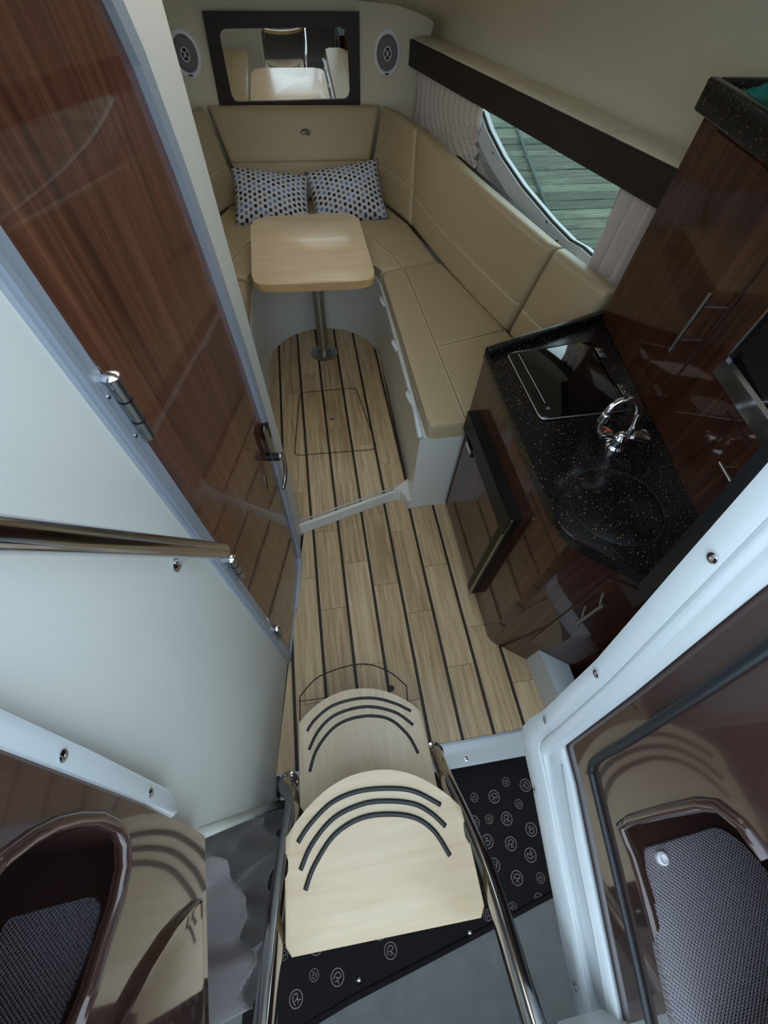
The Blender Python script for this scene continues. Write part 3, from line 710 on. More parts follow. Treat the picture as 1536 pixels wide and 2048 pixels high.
# ================================================================== GALLEY
CT = .90
gc = thing('galley_cabinet', (.8, .7, 0), 'glossy dark wood galley base cabinet with angled corner', 'cabinet')
chx = lambda x: .369 - (x - .588) * .75
body = [(.573, 1.150), (.573, .40), (.584, .375), (.60, .360), (.855, .169), (1.12, .169), (1.12, 1.150)]
bm = BM(); slab(bm, body, .004, .864); obj('carcass', bm, 'galley_wood', gc, 20)
cn = Vector((-.6, -.8, 0)); ct_ = Vector((.8, -.6, 0))
def CH(x, z, off=0): return Vector((x, chx(x), z)) + cn * off
dp = [CH(.664, .20), CH(.664, .800), CH(.69, .815), CH(.85, .815), CH(.85, .20)]
bm = BM(); prism(bm, [p + cn * .001 for p in dp], cn * .004, .0015, 1); dr = obj('door', bm, 'galley_wood', gc, 20)
bm = BM(); tube(bm, dp, .0012, 5, True); obj('door_gap', bm, 'caulk', dr, True)
def barhandle(a, b, n, off, rad, parent, ends=.18):
    a, b, n = Vector(a), Vector(b), Vector(n).normalized()
    bm = BM(); tube(bm, [a + n * off, b + n * off], rad, 12)
    for t in (ends, 1 - ends):
        p = a.lerp(b, t); tube(bm, [p, p + n * off], rad * .7, 8)
    return obj('handle', bm, 'brushed', parent, 40)
barhandle(CH(.690, .56), CH(.690, .73), cn, .033, .006, dr)
# white plinth
bm = BM(); prism(bm, [(.706, .280, .0), (.722, .05, .0), (.80, .05, .0), (.80, .21, .0)], (0, 0, .16)); tag(obj('trim_5', bm, 'gelcoat_white'), 'white plinth at the foot of the galley', kind='structure')
# fridge
fg = thing('fridge', (.57, .84, .03), 'black framed built-in fridge with glossy wood door panel', 'fridge')
bm = BM(); box(bm, .530, .572, .585, 1.075, .585, .674); obj('frame_top', bm, 'black_plastic', fg)
bm = BM(); hexa(bm, [(.540, .585, .035), (.572, .585, .035), (.572, .63, .035), (.540, .63, .035)], [(.540, .585, .595), (.572, .585, .595), (.572, .63, .595), (.540, .63, .595)]); obj('frame_side', bm, 'black_plastic', fg)
bm = BM(); box(bm, .534, .541, .580, .590, .035, .672); obj('edge_trim', bm, 'brushed', fg)
bm = BM(); box(bm, .548, .572, .632, 1.085, .04, .593); obj('door_panel', bm, 'galley_wood', fg)
bm = BM(); box(bm, .546, .549, 1.066, 1.072, .04, .593); obj('edge_line', bm, 'caulk', fg)
bm = BM(); box(bm, .530, .549, .945, 1.02, .555, .60); o = obj('latch', bm, 'black_plastic', fg)
bm = BM(); box(bm, .527, .531, .955, 1.01, .562, .578); obj('latch_plate', bm, 'chrome', o)
# counter
ct = thing('countertop', (.8, .75, .866), 'black granite galley countertop with copper flecks', 'countertop')
cp = roundpoly([(.550, 1.118), (.535, .405), (.700, .255), (.82, .165), (1.10, .165), (1.10, 1.285), (1.047, 1.285)], [.02, .06, .02, 0, 0, 0, 0], 5)
bm = BM(); slab(bm, cp, .866, CT, .005, 2); obj('slab', bm, 'granite', ct, 30)
bm = BM(); A_, B_ = Vector((.553, 1.118, 0)), Vector((1.052, 1.283, 0)); t_ = (B_ - A_).normalized(); nn = Vector((-t_.y, t_.x, 0))
prism(bm, [tuple(A_ + Vector((0, 0, CT - .03))), tuple(B_ + Vector((0, 0, CT - .03))), tuple(B_ - nn * .028 + Vector((0, 0, CT - .03))), tuple(A_ - nn * .028 + Vector((.0, 0, CT - .03)))], (0, 0, .052), .008, 3); obj('fiddle_rail', bm, 'granite', ct, 40)
# hob
hb = thing('hob', (.78, .95, CT), 'black glass hob cover with steel rim set in the counter', 'hob')
hpz = [(.622, 1.090), (.938, 1.118), (.905, .785), (.622, .782)]
bm = BM(); slab(bm, roundpoly(hpz, .022), CT, CT + .012, .003, 2); obj('glass_lid', bm, 'black_glass', hb, 40)
rp_ = roundpoly(hpz, .022)
bm = BM(); tube(bm, [(p[0], p[1], CT + .005) for p in rp_], .0042, 8, True); obj('steel_rim', bm, 'brushed', hb, True)
for p in ((1200, 706), (1245, 780)):
    q = at(p[0], p[1], Z=CT + .013); t = Vector((.033, .333, 0)).normalized(); s = Vector((t.y, -t.x, 0))
    bm = BM(); prism(bm, [q - t * .025 - s * .009, q + t * .025 - s * .009, q + t * .025 + s * .012, q - t * .025 + s * .012], (0, 0, .004), .001, 1); h = obj('hinge', bm, 'brushed', hb, 30)
    for e in (-.012, .012): screw(q + t * e + Vector((0, 0, .004)), (0, 0, 1), .003, h)
a, b = at(1037, 708, Z=CT + .0122), at(1090, 806, Z=CT + .0122); bm = BM(); tube(bm, [a, b], .0009, 5); obj('print_line', bm, 'white_mark', hb)
q = at(1095, 818, Z=CT + .0122); bm = BM()
for dx, dy in ((0, 0), (.004, .004), (.004, -.003), (-.004, .001)): tube(bm, [q + Vector((dx, dy, 0)), q + Vector((dx + .003, dy + .005, 0))], .0009, 5)
obj('print_mark', bm, 'white_mark', hb)
# sink cover
sc_c = at(1232, 1010, Z=CT)
sk = thing('sink_cover', sc_c, 'round granite sink cover with finger hole let into the counter', 'sink cover')
bm = BM(); lathe(bm, (sc_c.x, sc_c.y, CT - .002), [(.118, 0), (.118, .0022), (.1175, .0024), (.001, .0024)], n=48); obj('cover_disc', bm, 'granite', sk, 30)
bm = BM(); tube(bm, [(sc_c.x + .1195 * math.cos(a), sc_c.y + .1195 * math.sin(a), CT + .0002) for a in [2 * math.pi * k / 60 for k in range(60)]], .0009, 5, True); obj('cover_joint', bm, 'rubber', sk, True)
q = at(1172, 970, Z=CT + .002); bm = BM(); lathe(bm, q, [(.014, 0), (.014, .0008), (.011, .001), (.001, .0009)], n=24); obj('finger_hole', bm, 'dark_void', sk)
# tap
tb_ = at(1228, 893, Z=CT); tp_ = thing('tap', tb_, 'chrome swan-neck mixer tap with triangular handles', 'tap')
bm = BM(); lathe(bm, tb_, [(.026, 0), (.026, .006), (.019, .012), (.017, .03), (.020, .038), (.014, .048)], n=24)
obj('tap_body', bm, 'chrome', tp_, 40)
n0 = tb_ + Vector((.0, .005, .045)); zt = 1.055
nk = [n0, at(1262, 862, Z=.975), at(1277, 822, Z=1.03), at(1270, 800, Z=1.065), at(1248, 800, Z=1.075), at(1222, 815, Z=1.06), at(1210, 832, Z=1.035)]
bm = BM(); tube(bm, smoothline(nk, 7), .0085, 14); obj('neck', bm, 'chrome', tp_, True)
e0, e1 = nk[-1], at(1203, 842, Z=1.015); bm = BM(); tube(bm, [e0 + (e0 - e1) * .4, e1], .0115, 16); obj('aerator', bm, 'chrome', tp_, 40)
for (p, dirn, red) in (((1203, 872), Vector((-1, .25, .1)), True), ((1262, 890), Vector((1, -.18, .0)), False)):
    hc = tb_ + Vector((0, 0, .035)); dd = dirn.normalized(); s = Vector((-dd.y, dd.x, 0)).normalized(); up = dd.cross(s) if dd.cross(s).z > 0 else -dd.cross(s)
    bm = BM(); tube(bm, [hc, hc + dd * .035], .008, 12); h = obj('handle', bm, 'chrome', tp_, 40)
    a = hc + dd * .028 + up * .004; L_ = .04
    bm = BM(); prism(bm, [a - s * .010, a + dd * L_ - s * .023, a + dd * (L_ + .006), a + dd * L_ + s * .023, a + s * .010], up * .014, .003, 2); obj('grip', bm, 'chrome', h, 30)
    if red:
        bm = BM(); lathe(bm, a + dd * .022 + up * .0135, [(.008, 0), (.007, .002), (.001, .003)], up, 18, .7); obj('hot_dot', bm, 'red_dot', h, 40)
# tall cabinet
TA, TB = Vector((1.047, 1.262, 0)), Vector((.91, .391, 0)); tt = (TB - TA).normalized(); tn = Vector((tt.y, -tt.x, 0))
tn = tn if tn.x < 0 else -tn
def TF(y, z, off=0):
    k = (y - TA.y) / (TB.y - TA.y); p = TA.lerp(TB, k); return Vector((p.x, p.y, z)) + tn * off
tc_ = thing('tall_cabinet', TF(.8, CT), 'tall glossy dark wood cabinet standing behind the countertop', 'cabinet')
bm = BM(); slab(bm, [tuple(TF(1.262, 0))[:2], tuple(TF(.25, 0))[:2], (1.40, .25), (1.19, 1.262)], CT + .001, 1.452); obj('carcass', bm, 'galley_wood', tc_)
ud = [(1.182, .938), (1.178, 1.442), (.775, 1.442), (.770, .948)]
bm = BM(); prism(bm, [TF(y, z, .0006) for y, z in ud], tn * .004, .0015, 1); dd_ = obj('door', bm, 'galley_wood', tc_, 20)
bm = BM(); tube(bm, [TF(y, z, .001) for y, z in ud], .0018, 5, True); obj('door_gap', bm, 'caulk', dd_, True)
barhandle(TF(.812, 1.085, .0), TF(.812, 1.245, .0), tn, .038, .0055, dd_, .22)
ld = roundpoly([(.580, .895), (.580, 1.095), (.36, 1.105), (.36, .895)], .015)
bm = BM(); prism(bm, [TF(y, z, .0006) for y, z in ld], tn * .004, .0015, 1); dw = obj('drawer', bm, 'galley_wood', tc_, 20)
bm = BM(); tube(bm, [TF(y, z, .001) for y, z in ld], .0018, 5, True); obj('drawer_gap', bm, 'caulk', dw, True)
barhandle(TF(.468, 1.035), TF(.40, 1.035), tn, .022, .005, dw, .2)
# microwave
mw = thing('microwave', TF(.5, 1.155), 'black glass microwave with brushed steel surround in the tall cabinet', 'microwave')
bm = BM(); ins = [(.29, 1.178), (.651, 1.178), (.651, 1.41), (.29, 1.41)]; ou = [(.265, 1.140), (.658, 1.140), (.658, 1.425), (.265, 1.425)]
panel(bm, [[TF(y, z, .03) for y, z in ou], [TF(y, z, .03) for y, z in ins]], -tn * .029); obj('surround', bm, 'steel', mw)
bm = BM(); prism(bm, [TF(y, z, .004) for y, z in ins], tn * .018); obj('glass_door', bm, 'black_glass', mw)
# granite shelf on top of the tall cabinet
sh = thing('shelf_top', TF(.8, 1.452), 'black granite shelf with raised edge on top of the tall cabinet', 'shelf')
bm = BM(); slab(bm, [tuple(TF(1.285, 0, .018))[:2], tuple(TF(.25, 0, .018))[:2], (1.40, .25), (1.20, 1.285)], 1.452, 1.470, .003, 2); obj('slab', bm, 'granite', sh, 30)
bm = BM(); prism(bm, [TF(1.285, 1.4525, .024), TF(.25, 1.4525, .024), TF(.25, 1.4525, -.002), TF(1.285, 1.4525, -.002)], (0, 0, .062), .006, 3); obj('front_lip', bm, 'granite', sh, 40)
a, b = TF(1.287, 1.4525, -.004), Vector((1.20, 1.287, 1.4525)); bm = BM(); prism(bm, [a, b, b - Vector((0, .022, 0)), a - Vector((0, .022, 0))], (0, 0, .062), .006, 3); obj('end_lip', bm, 'granite', sh, 40)
# teal cloth lying on the shelf
bm = BM(); q0 = at(1512, 215, Z=1.50); G = []
n_ = 22
for i in range(n_ + 1):
    row = []
    for j in range(n_ + 1):
        s, t = -1 + 2 * i / n_, -1 + 2 * j / n_; rr = max(abs(s), abs(t))
        h = .045 * max(0, 1 - rr ** 3) ** .5 * (1 + .35 * math.sin(7 * s + 2) * math.cos(6 * t)) + .006
        row.append(bm.verts.new((q0.x + .085 + .075 * s + .012 * math.sin(6 * t), q0.y - .03 + .12 * t + .012 * math.sin(5 * s), 1.478 + h)))
    G.append(row)
for i in range(n_):
    for j in range(n_): bm.faces.new((G[i][j], G[i + 1][j], G[i + 1][j + 1], G[i][j + 1]))
o = obj('cloth', bm, 'teal_cloth', None, True); tag(o, 'crumpled teal towelling cloth on the granite shelf', 'cloth'); s = o.modifiers.new('solid', 'SOLIDIFY'); s.thickness = .004

# ================================================================== COMPANIONWAY
# ---- ladder
ld_ = thing('companion_ladder', (0, -.05, 0), 'steel companionway ladder with two pale maple treads', 'ladder')
def incl(px, py):   # rails lie in one inclined plane z = .10 - 1.02 y
    v = r * ((px - 768) / FPX) + d * ((py - 1024) / FPX) + f
    t = (.10 - CAM.z) / (v.z + 1.02 * v.y); return CAM + v * t
Lr = [(586, 1600), (573, 1690), (556, 1810), (532, 2030)]; Rr = [(893, 1560), (938, 1655), (985, 1775), (1062, 2030)]
for pts, foot, nm in ((Lr, at(578, 1566, Z=.004), 'rail'), (Rr, at(868, 1506, Z=.004), 'rail')):
    P = [incl(*p) for p in pts]; tip = P[-1] + (P[-1] - P[-2]) * 1.6
    inward = 1 if P[0].x < 0 else -1
    path = smoothline([foot + Vector((0, 0, .012)), foot + Vector((0, -.012, .06)), P[0]] + P[1:] + [tip], 6)
    bm = BM(); tube(bm, path, .0245, 24); rl = obj(nm, bm, 'steel', ld_, True)
    bm = BM(); lathe(bm, foot, [(.036, 0), (.036, .004), (.03, .007), (.022, .012)], n=28); fp = obj('foot_plate', bm, 'steel', rl, 40)
    for a in (0, 2.1, 4.2): screw(foot + Vector((.029 * math.cos(a), .029 * math.sin(a), .006)), (0, 0, 1), .005, fp)
def step(z, xl, xr, ytop, yshoulder, yback, notch, skew, name, label):
    cx = (xl + xr) / 2; hw = (xr - xl) / 2; out = []
    n = 18
    for k in range(n + 1):
        a = k / n; u = -1 + 2 * a; y = yshoulder + (ytop - yshoulder) * (1 - abs(u) ** 2.2)
        out.append((cx + hw * u, y))
    out += [(xr + .002, notch + .012), (xr - .010, notch), (xr - .010, notch - .02), (xr + .004, notch - .03)] if notch else []
    out += [(xr + .006, yback + .02), (xr - .008, yback), (xl + .008, yback), (xl - .006, yback + .02)]
    out += [(xl - .004, notch - .03), (xl + .010, notch - .02), (xl + .010, notch), (xl - .002, notch + .012)] if notch else []
    out = [(x, y + skew * (x - cx)) for x, y in out]
    bm = BM(); slab(bm, out, z - .026, z, .004, 2); t = obj('tread', bm, 'maple' if z > .3 else 'maple_long', ld_, 35); t['label'] = label
    t.data.materials.append(M['maple_side'])
    for p in t.data.polygons:
        if abs(p.normal.z) < .5: p.material_index = 1
    return t, cx, hw
def grip(t, z, pts):
    bm = BM(); tube(bm, smoothline([at(*p, Z=z) for p in pts], 6), .0050 if z < .3 else .0062, 10); obj('grip_strip', bm, 'rubber', t, True)
cr = lambda x, y: (480 + x * .4362, 1300 + y * .4362)
t1, _, _ = step(.18, -.222, .206, .248, .155, -.10, None, -.07, 'tread', 'lower maple tread')
for pts in (((308, 372), (345, 318), (420, 258), (520, 226), (620, 222), (710, 245), (784, 280)), ((316, 458), (360, 370), (430, 302), (530, 266), (620, 262), (720, 290), (794, 344)),
            ((320, 558), (350, 460), (420, 365), (500, 318), (600, 302), (690, 320), (770, 390), (817, 474))):
    grip(t1, .18, [cr(*p) for p in pts])
t2, _, _ = step(.42, -.233, .232, -.005, -.118, -.338, -.165, -.02, 'tread', 'upper maple tread')
for pts in (((266, 882), (320, 800), (420, 700), (540, 648), (680, 634), (800, 648), (920, 710)), ((278, 1008), (330, 890), (430, 770), (560, 706), (680, 692), (800, 706), (880, 750), (942, 808)),
            ((300, 1100), (340, 990), (430, 850), (550, 772), (680, 752), (800, 768), (890, 830), (962, 942))):
    grip(t2, .42, [cr(*p) for p in pts])
# ---- mat, carpet and drape in the aft berth
MZ = -.22
mt_ = thing('logo_mat', (.2, -.3, MZ), 'black mat printed with pale round emblems below the ladder', 'mat')
ma = [at(905, 1540, Z=MZ) + Vector((-.8, .02, 0)), at(1060, 1510, Z=MZ) + Vector((.3, .03, 0)), Vector((.95, -.43, 0)), at(1100, 1790, Z=MZ), at(950, 1870, Z=MZ), at(700, 2000, Z=MZ), Vector((-.50, -.70, 0))]
bm = BM(); slab(bm, [tuple(p)[:2] for p in ma], MZ - .008, MZ, .003, 2); obj('mat_base', bm, 'black_mat', mt_, 30)
ed = [Vector((p.x, p.y, MZ + .003)) for p in ma[2:]]
bm = BM(); tube(bm, ed, .009, 8); obj('bound_edge', bm, 'black_mat', mt_, True)
crs = [(1075, 676, 0), (1165, 672, 1), (1278, 706, 0), (1308, 620, 1), (1218, 605, 0), (1072, 790, 1), (1143, 775, 0), (1223, 773, 1), (1335, 823, 1), (1135, 877, 1), (1242, 888, 1), (1332, 940, 1), (1165, 987, 1), (1270, 1045, 1), (1378, 1045, 0), (1378, 735, 0), (1060, 1080, 1), (690, 1378, 1), (447, 1500, 1), (340, 1490, 0), (257, 1600, 1), (150, 1610, 0), (1250, 1182, 0), (1135, 1215, 0), (1370, 1140, 0)]
em_pts = [(at(*cr(a, b), Z=MZ), s) for a, b, s in crs]
for k in range(7):
    for q in range(5):
        x, y = -.36 + .11 * k + .05 * (q % 2), -.12 - .09 * q
        if x < .34: em_pts.append((Vector((x, y, MZ)), (k + q) % 2))
bm = BM(); c = Vector((0, 0, 0)); R_ = 1.0
tube(bm, [c + Vector((math.cos(a), math.sin(a), 0)) for a in [2 * math.pi * k / 20 for k in range(20)]], .07, 4, True)
tube(bm, smoothline([Vector(q) for q in ((-.5, -.5, 0), (-.45, .2, 0), (0, .6, 0), (.5, .3, 0), (.1, -.05, 0), (-.3, -.1, 0))], 3), .07, 4)
tube(bm, [Vector((0, -.05, 0)), Vector((.5, -.55, 0))], .07, 4); tube(bm, [Vector((-.1, -.6, 0)), Vector((.2, -.3, 0))], .06, 4)
eme = bpy.data.meshes.new('emblem'); bm.to_mesh(eme); bm.free(); eme.materials.append(M['emblem'])
for p, sz in em_pts:
    o = bpy.data.objects.new('emblem', eme); COL.objects.link(o); o.parent = mt_
    R_ = .021 if sz else .015; o.scale = (R_, R_, .012); o.location = Vector((p.x, p.y, MZ + .0006)) - Vector(mt_.location); o.rotation_euler = (0, 0, (p.x * 37) % 6.28)
for p in ((718, 1961), (940, 1866)):
    bm = BM(); lathe(bm, at(*p, Z=MZ + .004), [(.009, 0), (.009, .003), (.006, .006), (.001, .007)], n=16); obj('snap_stud', bm, 'chrome', mt_, 40)
bm = BM(); slab(bm, [(-.9, -1.45), (1.3, -1.45), (1.3, .0), (-.9, .0)], MZ - .05, MZ - .010); tag(obj('carpet', bm, 'grey_carpet'), 'grey carpet on the aft berth floor beyond the black mat', 'carpet')
# ridge lines of carpet joint
# grey drape hanging at the end of the partition
bm = BM(); nu, nv = 110, 90; G = []
for i in range(nu + 1):
    u = i / nu; row = []
    for j in range(nv + 1):
        v = j / nv
        y = -.075 - .38 * u * (.8 + .3 * v); z = .82 - 1.0 * v
        w1 = 1 - abs(math.sin(7 * u + 3.2 * v + .9 * math.sin(5 * v + 1))); w2 = 1 - abs(math.sin(5 * u - 6.5 * v + 1.3 * math.sin(4 * u + 2 * v)))
        x = -.445 + .05 * v + .075 * w1 * (.5 + .5 * math.sin(9 * v + 3 * u)) + .07 * w2 * w2 + .03 * math.sin(8 * v - 5 * u) * v + .004 * math.sin(31 * u + 11 * v + 2 * math.sin(9 * v)) + .012 * math.sin(13 * v - 12 * u + 2 * math.sin(5 * u))
        row.append(bm.verts.new((x, y, z + .03 * math.sin(7 * u))))
    G.append(row)
for i in range(nu):
    for j in range(nv): bm.faces.new((G[i][j], G[i + 1][j], G[i + 1][j + 1], G[i][j + 1]))
o = obj('drape', bm, 'grey_drape', None, True, recalc=False); s = o.modifiers.new('solid', 'SOLIDIFY'); s.thickness = .002
tag(o, 'bunched grey satin drape hanging below the brown moulding', 'drape')

# ---- port brown moulding
XL = -.312
pl_ = lambda px, py: at(px, py, X=XL)
ml = thing('trim_6', (XL, -.2, .8), 'glossy brown moulding with recessed non-skid foot step, port side', kind='structure')
edge = [pl_(410, 1672), pl_(350, 1634), pl_(300, 1608), pl_(0, 1494)]
hl = [pl_(*p) for p in ((-60, 1790), (0, 1722), (60, 1676), (105, 1652), (150, 1640), (195, 1638), (232, 1652), (248, 1685), (250, 1730), (235, 1805), (205, 1900), (180, 1985), (150, 2060), (105, 2180), (60, 2320), (-250, 2320))]
hl = [Vector((XL, p.y, p.z)) for p in hl]
up_ = edge[-1]; outp = edge + [Vector((XL, up_.y + .03, 1.46)), Vector((XL, -.55, 1.46)), Vector((XL, -.55, pl_(420, 2120).z)), pl_(418, 2048)]
bm = BM(); panel(bm, [outp, hl], (-.012, 0, 0)); obj('side_panel', bm, 'gelcoat_brown', ml)
# rolled lip around the recess and the well behind it
bm = BM(); tube(bm, hl[:13], .008, 10); obj('recess_lip', bm, 'gelcoat_brown', ml, True)
zf = .985
bm = BM(); nb = []
for p in hl: nb.append(Vector((XL - .30, p.y - (.06 if hl.index(p) > 11 else 0), zf if 6 < hl.index(p) < 14 else p.z - .02)))
mid = [Vector((XL - .035, p.y - (.01 if p.y > -.1 else 0), zf if 6 < hl.index(p) < 14 else p.z - .01)) for p in hl]
vv = [[bm.verts.new(p) for p in q] for q in (hl, mid, nb)]
for A, B in zip(vv, vv[1:]):
    for i in range(len(A)): bm.faces.new((A[i], A[(i + 1) % len(A)], B[(i + 1) % len(A)], B[i]))
bm.faces.new(vv[-1]); obj('recess_well', bm, 'gelcoat_brown', ml, 50)
pd = [at(*p, Z=zf + .004) for p in ((8, 1838), (185, 1792), (200, 1815), (178, 1900), (140, 1990), (95, 2100), (50, 2240), (-120, 2240))]
bm = BM(); slab(bm, roundpoly([tuple(p)[:2] for p in pd], .012, 3), zf - .01, zf + .004, .002, 2); obj('nonskid_pad', bm, 'nonskid', ml, 30)
# low fin beside the edge
fin_ = [pl_(*p) for p in ((392, 1798), (372, 1818), (335, 1862), (285, 1940), (228, 2048), (190, 2130), (398, 2130))]
bm = BM(); prism(bm, fin_, (.012, 0, 0), .006, 3, True); obj('raised_fin', bm, 'gelcoat_brown', ml, 40)
# white flange with screws
fl = thing('trim_7', (XL, 0, 1.0), 'white screwed flange along the port companionway edge', kind='structure')
o_ = [(0, 1417), (180, 1500), (335, 1578), (352, 1594), (357, 1622), (348, 1634), (300, 1606), (150, 1548), (0, 1490)]
o3 = [at(*p, X=XL + .006) for p in o_]
o3 = [o3[0] + (o3[0] - o3[1]) * .8] + o3 + [o3[-1] + (o3[-1] - o3[-2]) * .95]
bm = BM(); prism(bm, o3, (-.014, 0, 0), .003, 2); obj('flange', bm, 'gelcoat_white', fl, 30)
for p in ((126, 1512), (301, 1587)): screw(at(*p, X=XL + .0065), (1, 0, 0), .0065, fl)
# ---- starboard moulding
XR = .36
mrt = thing('trim_8', (XR, -.2, .7), 'white screwed companionway frame with moulded channel, starboard side', kind='structure')
o1 = [(1162, 2060), (1108, 1780), (1070, 1580), (1047, 1478), (1050, 1455), (1066, 1438), (1090, 1425), (1200, 1322), (1370, 1130), (1536, 945), (1700, 760)]
o2 = [(1190, 2060), (1138, 1780), (1096, 1570), (1080, 1500), (1084, 1482), (1094, 1470), (1115, 1455), (1222, 1358), (1395, 1180), (1536, 1035), (1700, 865)]
o2b = [(1204, 2060), (1150, 1780), (1108, 1572), (1098, 1512), (1100, 1494), (1108, 1484), (1128, 1470), (1236, 1378), (1405, 1215), (1536, 1085), (1700, 925)]
o4 = [(1246, 2060), (1190, 1780), (1148, 1570), (1130, 1500), (1130, 1492), (1134, 1488), (1150, 1476), (1270, 1385), (1420, 1262), (1536, 1168), (1700, 1035)]
def ribbon(bm, A, B, thick):
    th = Vector(thick)
    for i in range(len(A) - 1): hexa(bm, [A[i], A[i + 1], B[i + 1], B[i]], [A[i] + th, A[i + 1] + th, B[i + 1] + th, B[i] + th])
A1 = [at(*p, X=XR) for p in o1]; A2 = [at(*p, X=XR + .002) for p in o2]; A3 = [at(*p, X=XR + .018) for p in o2b]; A4 = [at(*p, X=XR + .024) for p in o4]
def sheet(name, rows, mt, parent):
    bm = BM(); V = [[bm.verts.new(p) for p in q] for q in rows]
    for A, B in zip(V, V[1:]):
        for i in range(len(A) - 1): bm.faces.new((A[i], A[i + 1], B[i + 1], B[i]))
    o = obj(name, bm, mt, parent, 40); m_ = o.modifiers.new('solid', 'SOLIDIFY'); m_.thickness = .010; m_.offset = 0
    return o
sheet('flange', [[p + Vector((.014, 0, 0)) for p in A1], A1, A2], 'gelcoat_white', mrt)
sheet('channel', [A2, A3, A4], 'gelcoat_white', mrt)
rg = [(1128, 1530), (1156, 1690), (1190, 1860), (1226, 2060)]
bm = BM(); tube(bm, [at(*p, X=XR + .021) for p in rg], .006, 8); obj('track_ridge', bm, 'gelcoat_white', mrt, True)
for p in ((1425, 1116), (1192, 1348), (1090, 1441), (1069, 1581), (1151, 1975)):
    q = at(p[0], p[1], X=XR - .0058); screw(q, (-1, 0, 0), .0065 if p[0] < 1400 else .006, mrt)
ms = thing('trim_9', (XR, -.3, .8), 'glossy brown moulding with rubber seal and recessed non-skid step, starboard side', kind='structure')
XP = XR + .030
hr_ = [(1385, 2150), (1358, 2048), (1328, 1930), (1300, 1820), (1268, 1715), (1243, 1652), (1262, 1640), (1330, 1622), (1400, 1608), (1438, 1612), (1485, 1650), (1536, 1718), (1640, 1900), (1640, 2150)]
hR = [at(*p, X=XP) for p in hr_]
P4 = [at(p[0] - 6, p[1], X=XP) for p in o4]
outr = P4 + [Vector((XP, -.02, 1.75)), Vector((XP, -.50, 1.50)), Vector((XP, -.62, .80))]
outr = P4[:-1] + [Vector((XP, .03, 1.49)), Vector((XP, -.55, 1.45)), Vector((XP, -.55, P4[0].z - .02)), ]
bm = BM(); panel(bm, [outr, hR], (.012, 0, 0)); obj('side_panel', bm, 'gelcoat_brown', ms)
sl = [(1308, 2090), (1262, 1880), (1222, 1710), (1186, 1560), (1182, 1536), (1192, 1518), (1240, 1490), (1330, 1432), (1440, 1360), (1560, 1278)]
bm = BM(); tube(bm, smoothline([at(*p, X=XP - .004) for p in sl], 5), .0062, 10); obj('rubber_seal', bm, 'rubber', ms, True)
bm = BM(); tube(bm, hR[:12], .008, 10); obj('recess_lip', bm, 'gelcoat_brown', ms, True)
zf = .93
mid = [Vector((XP + .035, p.y - (.012 if p.y > -.16 else 0), max(p.z - .06, zf) if p.z < 1.12 else p.z - .01)) for p in hR]
nb = [Vector((XP + .34, -.25 + (p.y + .25) * .9, max(p.z - .02, zf) if p.z > 1.1 else zf)) for p in hR]
bm = BM(); vv = [[bm.verts.new(p) for p in q] for q in (hR, mid, nb)]
for A, B in zip(vv, vv[1:]):
    for i in range(len(A)): bm.faces.new((A[i], A[(i + 1) % len(A)], B[(i + 1) % len(A)], B[i]))
bm.faces.new(vv[-1]); obj('recess_well', bm, 'gelcoat_brown', ms, 50)
pd = [at(*p, Z=zf + .005) for p in ((1284, 1698), (1440, 1652), (1490, 1690), (1545, 1755), (1640, 1950), (1600, 2100), (1360, 2100), (1318, 1900))]
bm = BM(); slab(bm, roundpoly([tuple(p)[:2] for p in pd], .012, 3), zf - .01, zf + .005, .002, 2); obj('nonskid_pad', bm, 'nonskid', ms, 30)
q = at(1322, 1716, Z=zf + .005); bm = BM(); lathe(bm, q, [(.009, 0), (.009, .006), (.006, .008), (.005, .003), (.001, .003)], n=18); obj('drain_fitting', bm, 'white_plastic', ms, 40)
# aft sill joining the sides at deck level (just behind the view) and cockpit sole
ck = thing('trim_10', (0, -.6, .68), 'white aft sill and cockpit sole behind the companionway', kind='structure')
bm = BM(); box(bm, .285, .40, -.50, -.44, .64, .70); obj('aft_sill', bm, 'gelcoat_white', ck)
bm = BM(); box(bm, -1.6, 1.9, -2.6, -.85, .60, .68); obj('cockpit_sole', bm, 'gelcoat_cream', ck)
for nm, q in (('berth_side', (-1.3, -1.26, -1.6, 1.05, -.40, .62)), ('berth_side', (1.5, 1.54, -1.6, .0, -.40, 1.46)), ('berth_end', (-1.3, 1.54, -1.64, -1.6, -.40, .62))):
    bm = BM(); box(bm, *q); obj(nm, bm, 'berth_lining', ck)
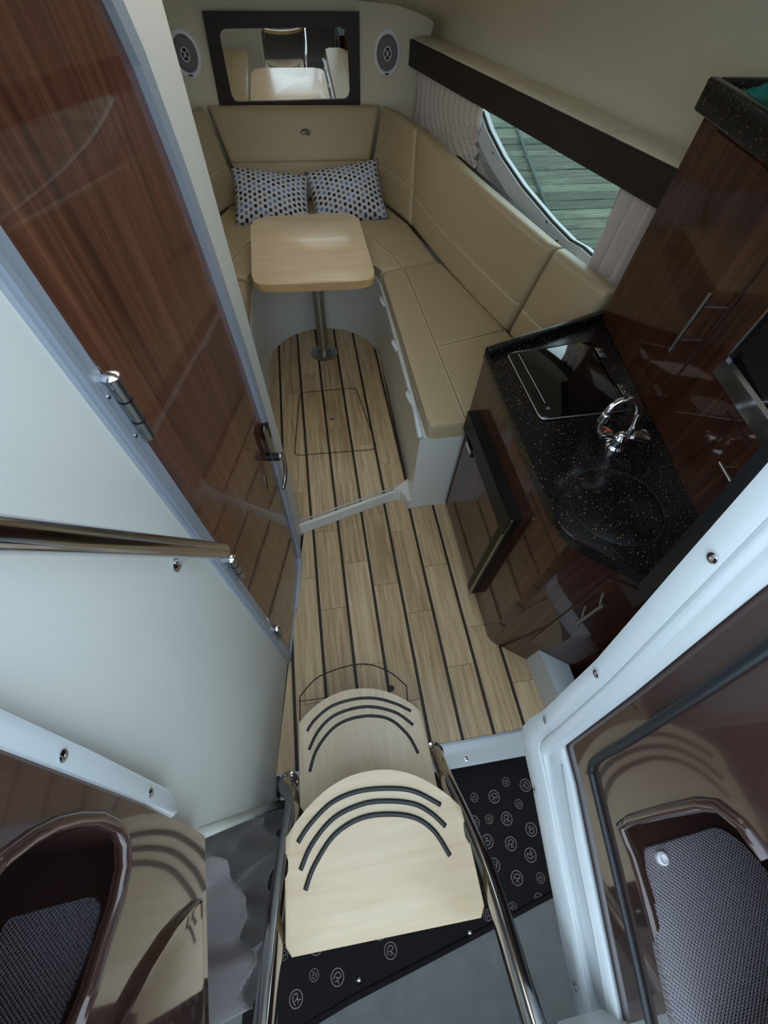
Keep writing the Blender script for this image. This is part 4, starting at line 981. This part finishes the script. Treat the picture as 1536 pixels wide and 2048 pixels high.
# bulkhead between cockpit and galley
wb = thing('wall_back', (.8, .15, 0), 'dark bulkhead closing the galley towards the cockpit', kind='structure')
bm = BM(); hexa(bm, [(.74, -.02, -.20), (1.9, -.02, -.20), (1.9, .01, -.20), (.74, .01, -.20)], [(.74, .20, 1.50), (1.9, .20, 1.50), (1.9, .23, 1.50), (.74, .23, 1.50)])
obj('bulkhead_panel', bm, 'dark_void', wb)
bm = BM(); hexa(bm, [(.386, -.55, 1.44), (1.9, -.55, 1.44), (1.9, .22, 1.485), (.386, .03, 1.485)], [(.386, -.55, 1.47), (1.9, -.55, 1.47), (1.9, .22, 1.515), (.386, .03, 1.515)]); obj('side_deck', bm, 'gelcoat_brown', wb)
# black edged end panel of the galley
e0, e1 = at(1282, 1190, X=.665), at(1536, 915, X=.665)
dv = (e1 - e0); tpx = e0 + dv * 1.5
bm = BM(); prism(bm, [e0 + Vector((0, .022, 0)), e0 - Vector((0, .014, .004)), tpx - Vector((0, .014, .004)), tpx + Vector((0, .022, 0))], (.03, 0, 0), .004, 2)
obj('black_edge', bm, 'rubber', wb, 30)
# ================================================================== OUTSIDE
dk = thing('dock', (2.4, 3.8, .5), 'weathered green-grey plank dock seen through the hull window', 'dock')
me0 = None
for k in range(34):
    bm = BM(); q = random.Random(k)
    y = 1.7 + .147 * k; h = q.uniform(-.004, .004)
    box(bm, 1.62 + q.uniform(-.02, .02), 3.6, y, y + .137, .46 + h, .50 + h); bmesh.ops.bevel(bm, geom=list(bm.edges), offset=.006, segments=1, affect='EDGES'); obj('plank', bm, 'dock_wood', dk)
bm = BM(); box(bm, 1.7, 1.8, 1.6, 6.8, .30, .455); box(bm, 3.3, 3.4, 1.6, 6.8, .30, .455); obj('beam', bm, 'dock_wood', dk)
bm = BM(); tube(bm, smoothline([at(x, y, Z=.519) for x, y in ((1032, 250), (1052, 305), (1075, 365), (1098, 425), (1112, 452))], 6), .012, 8)
tag(obj('mooring_rope', bm, 'rope', None, True), 'thin dark mooring rope lying across the dock planks', 'rope')
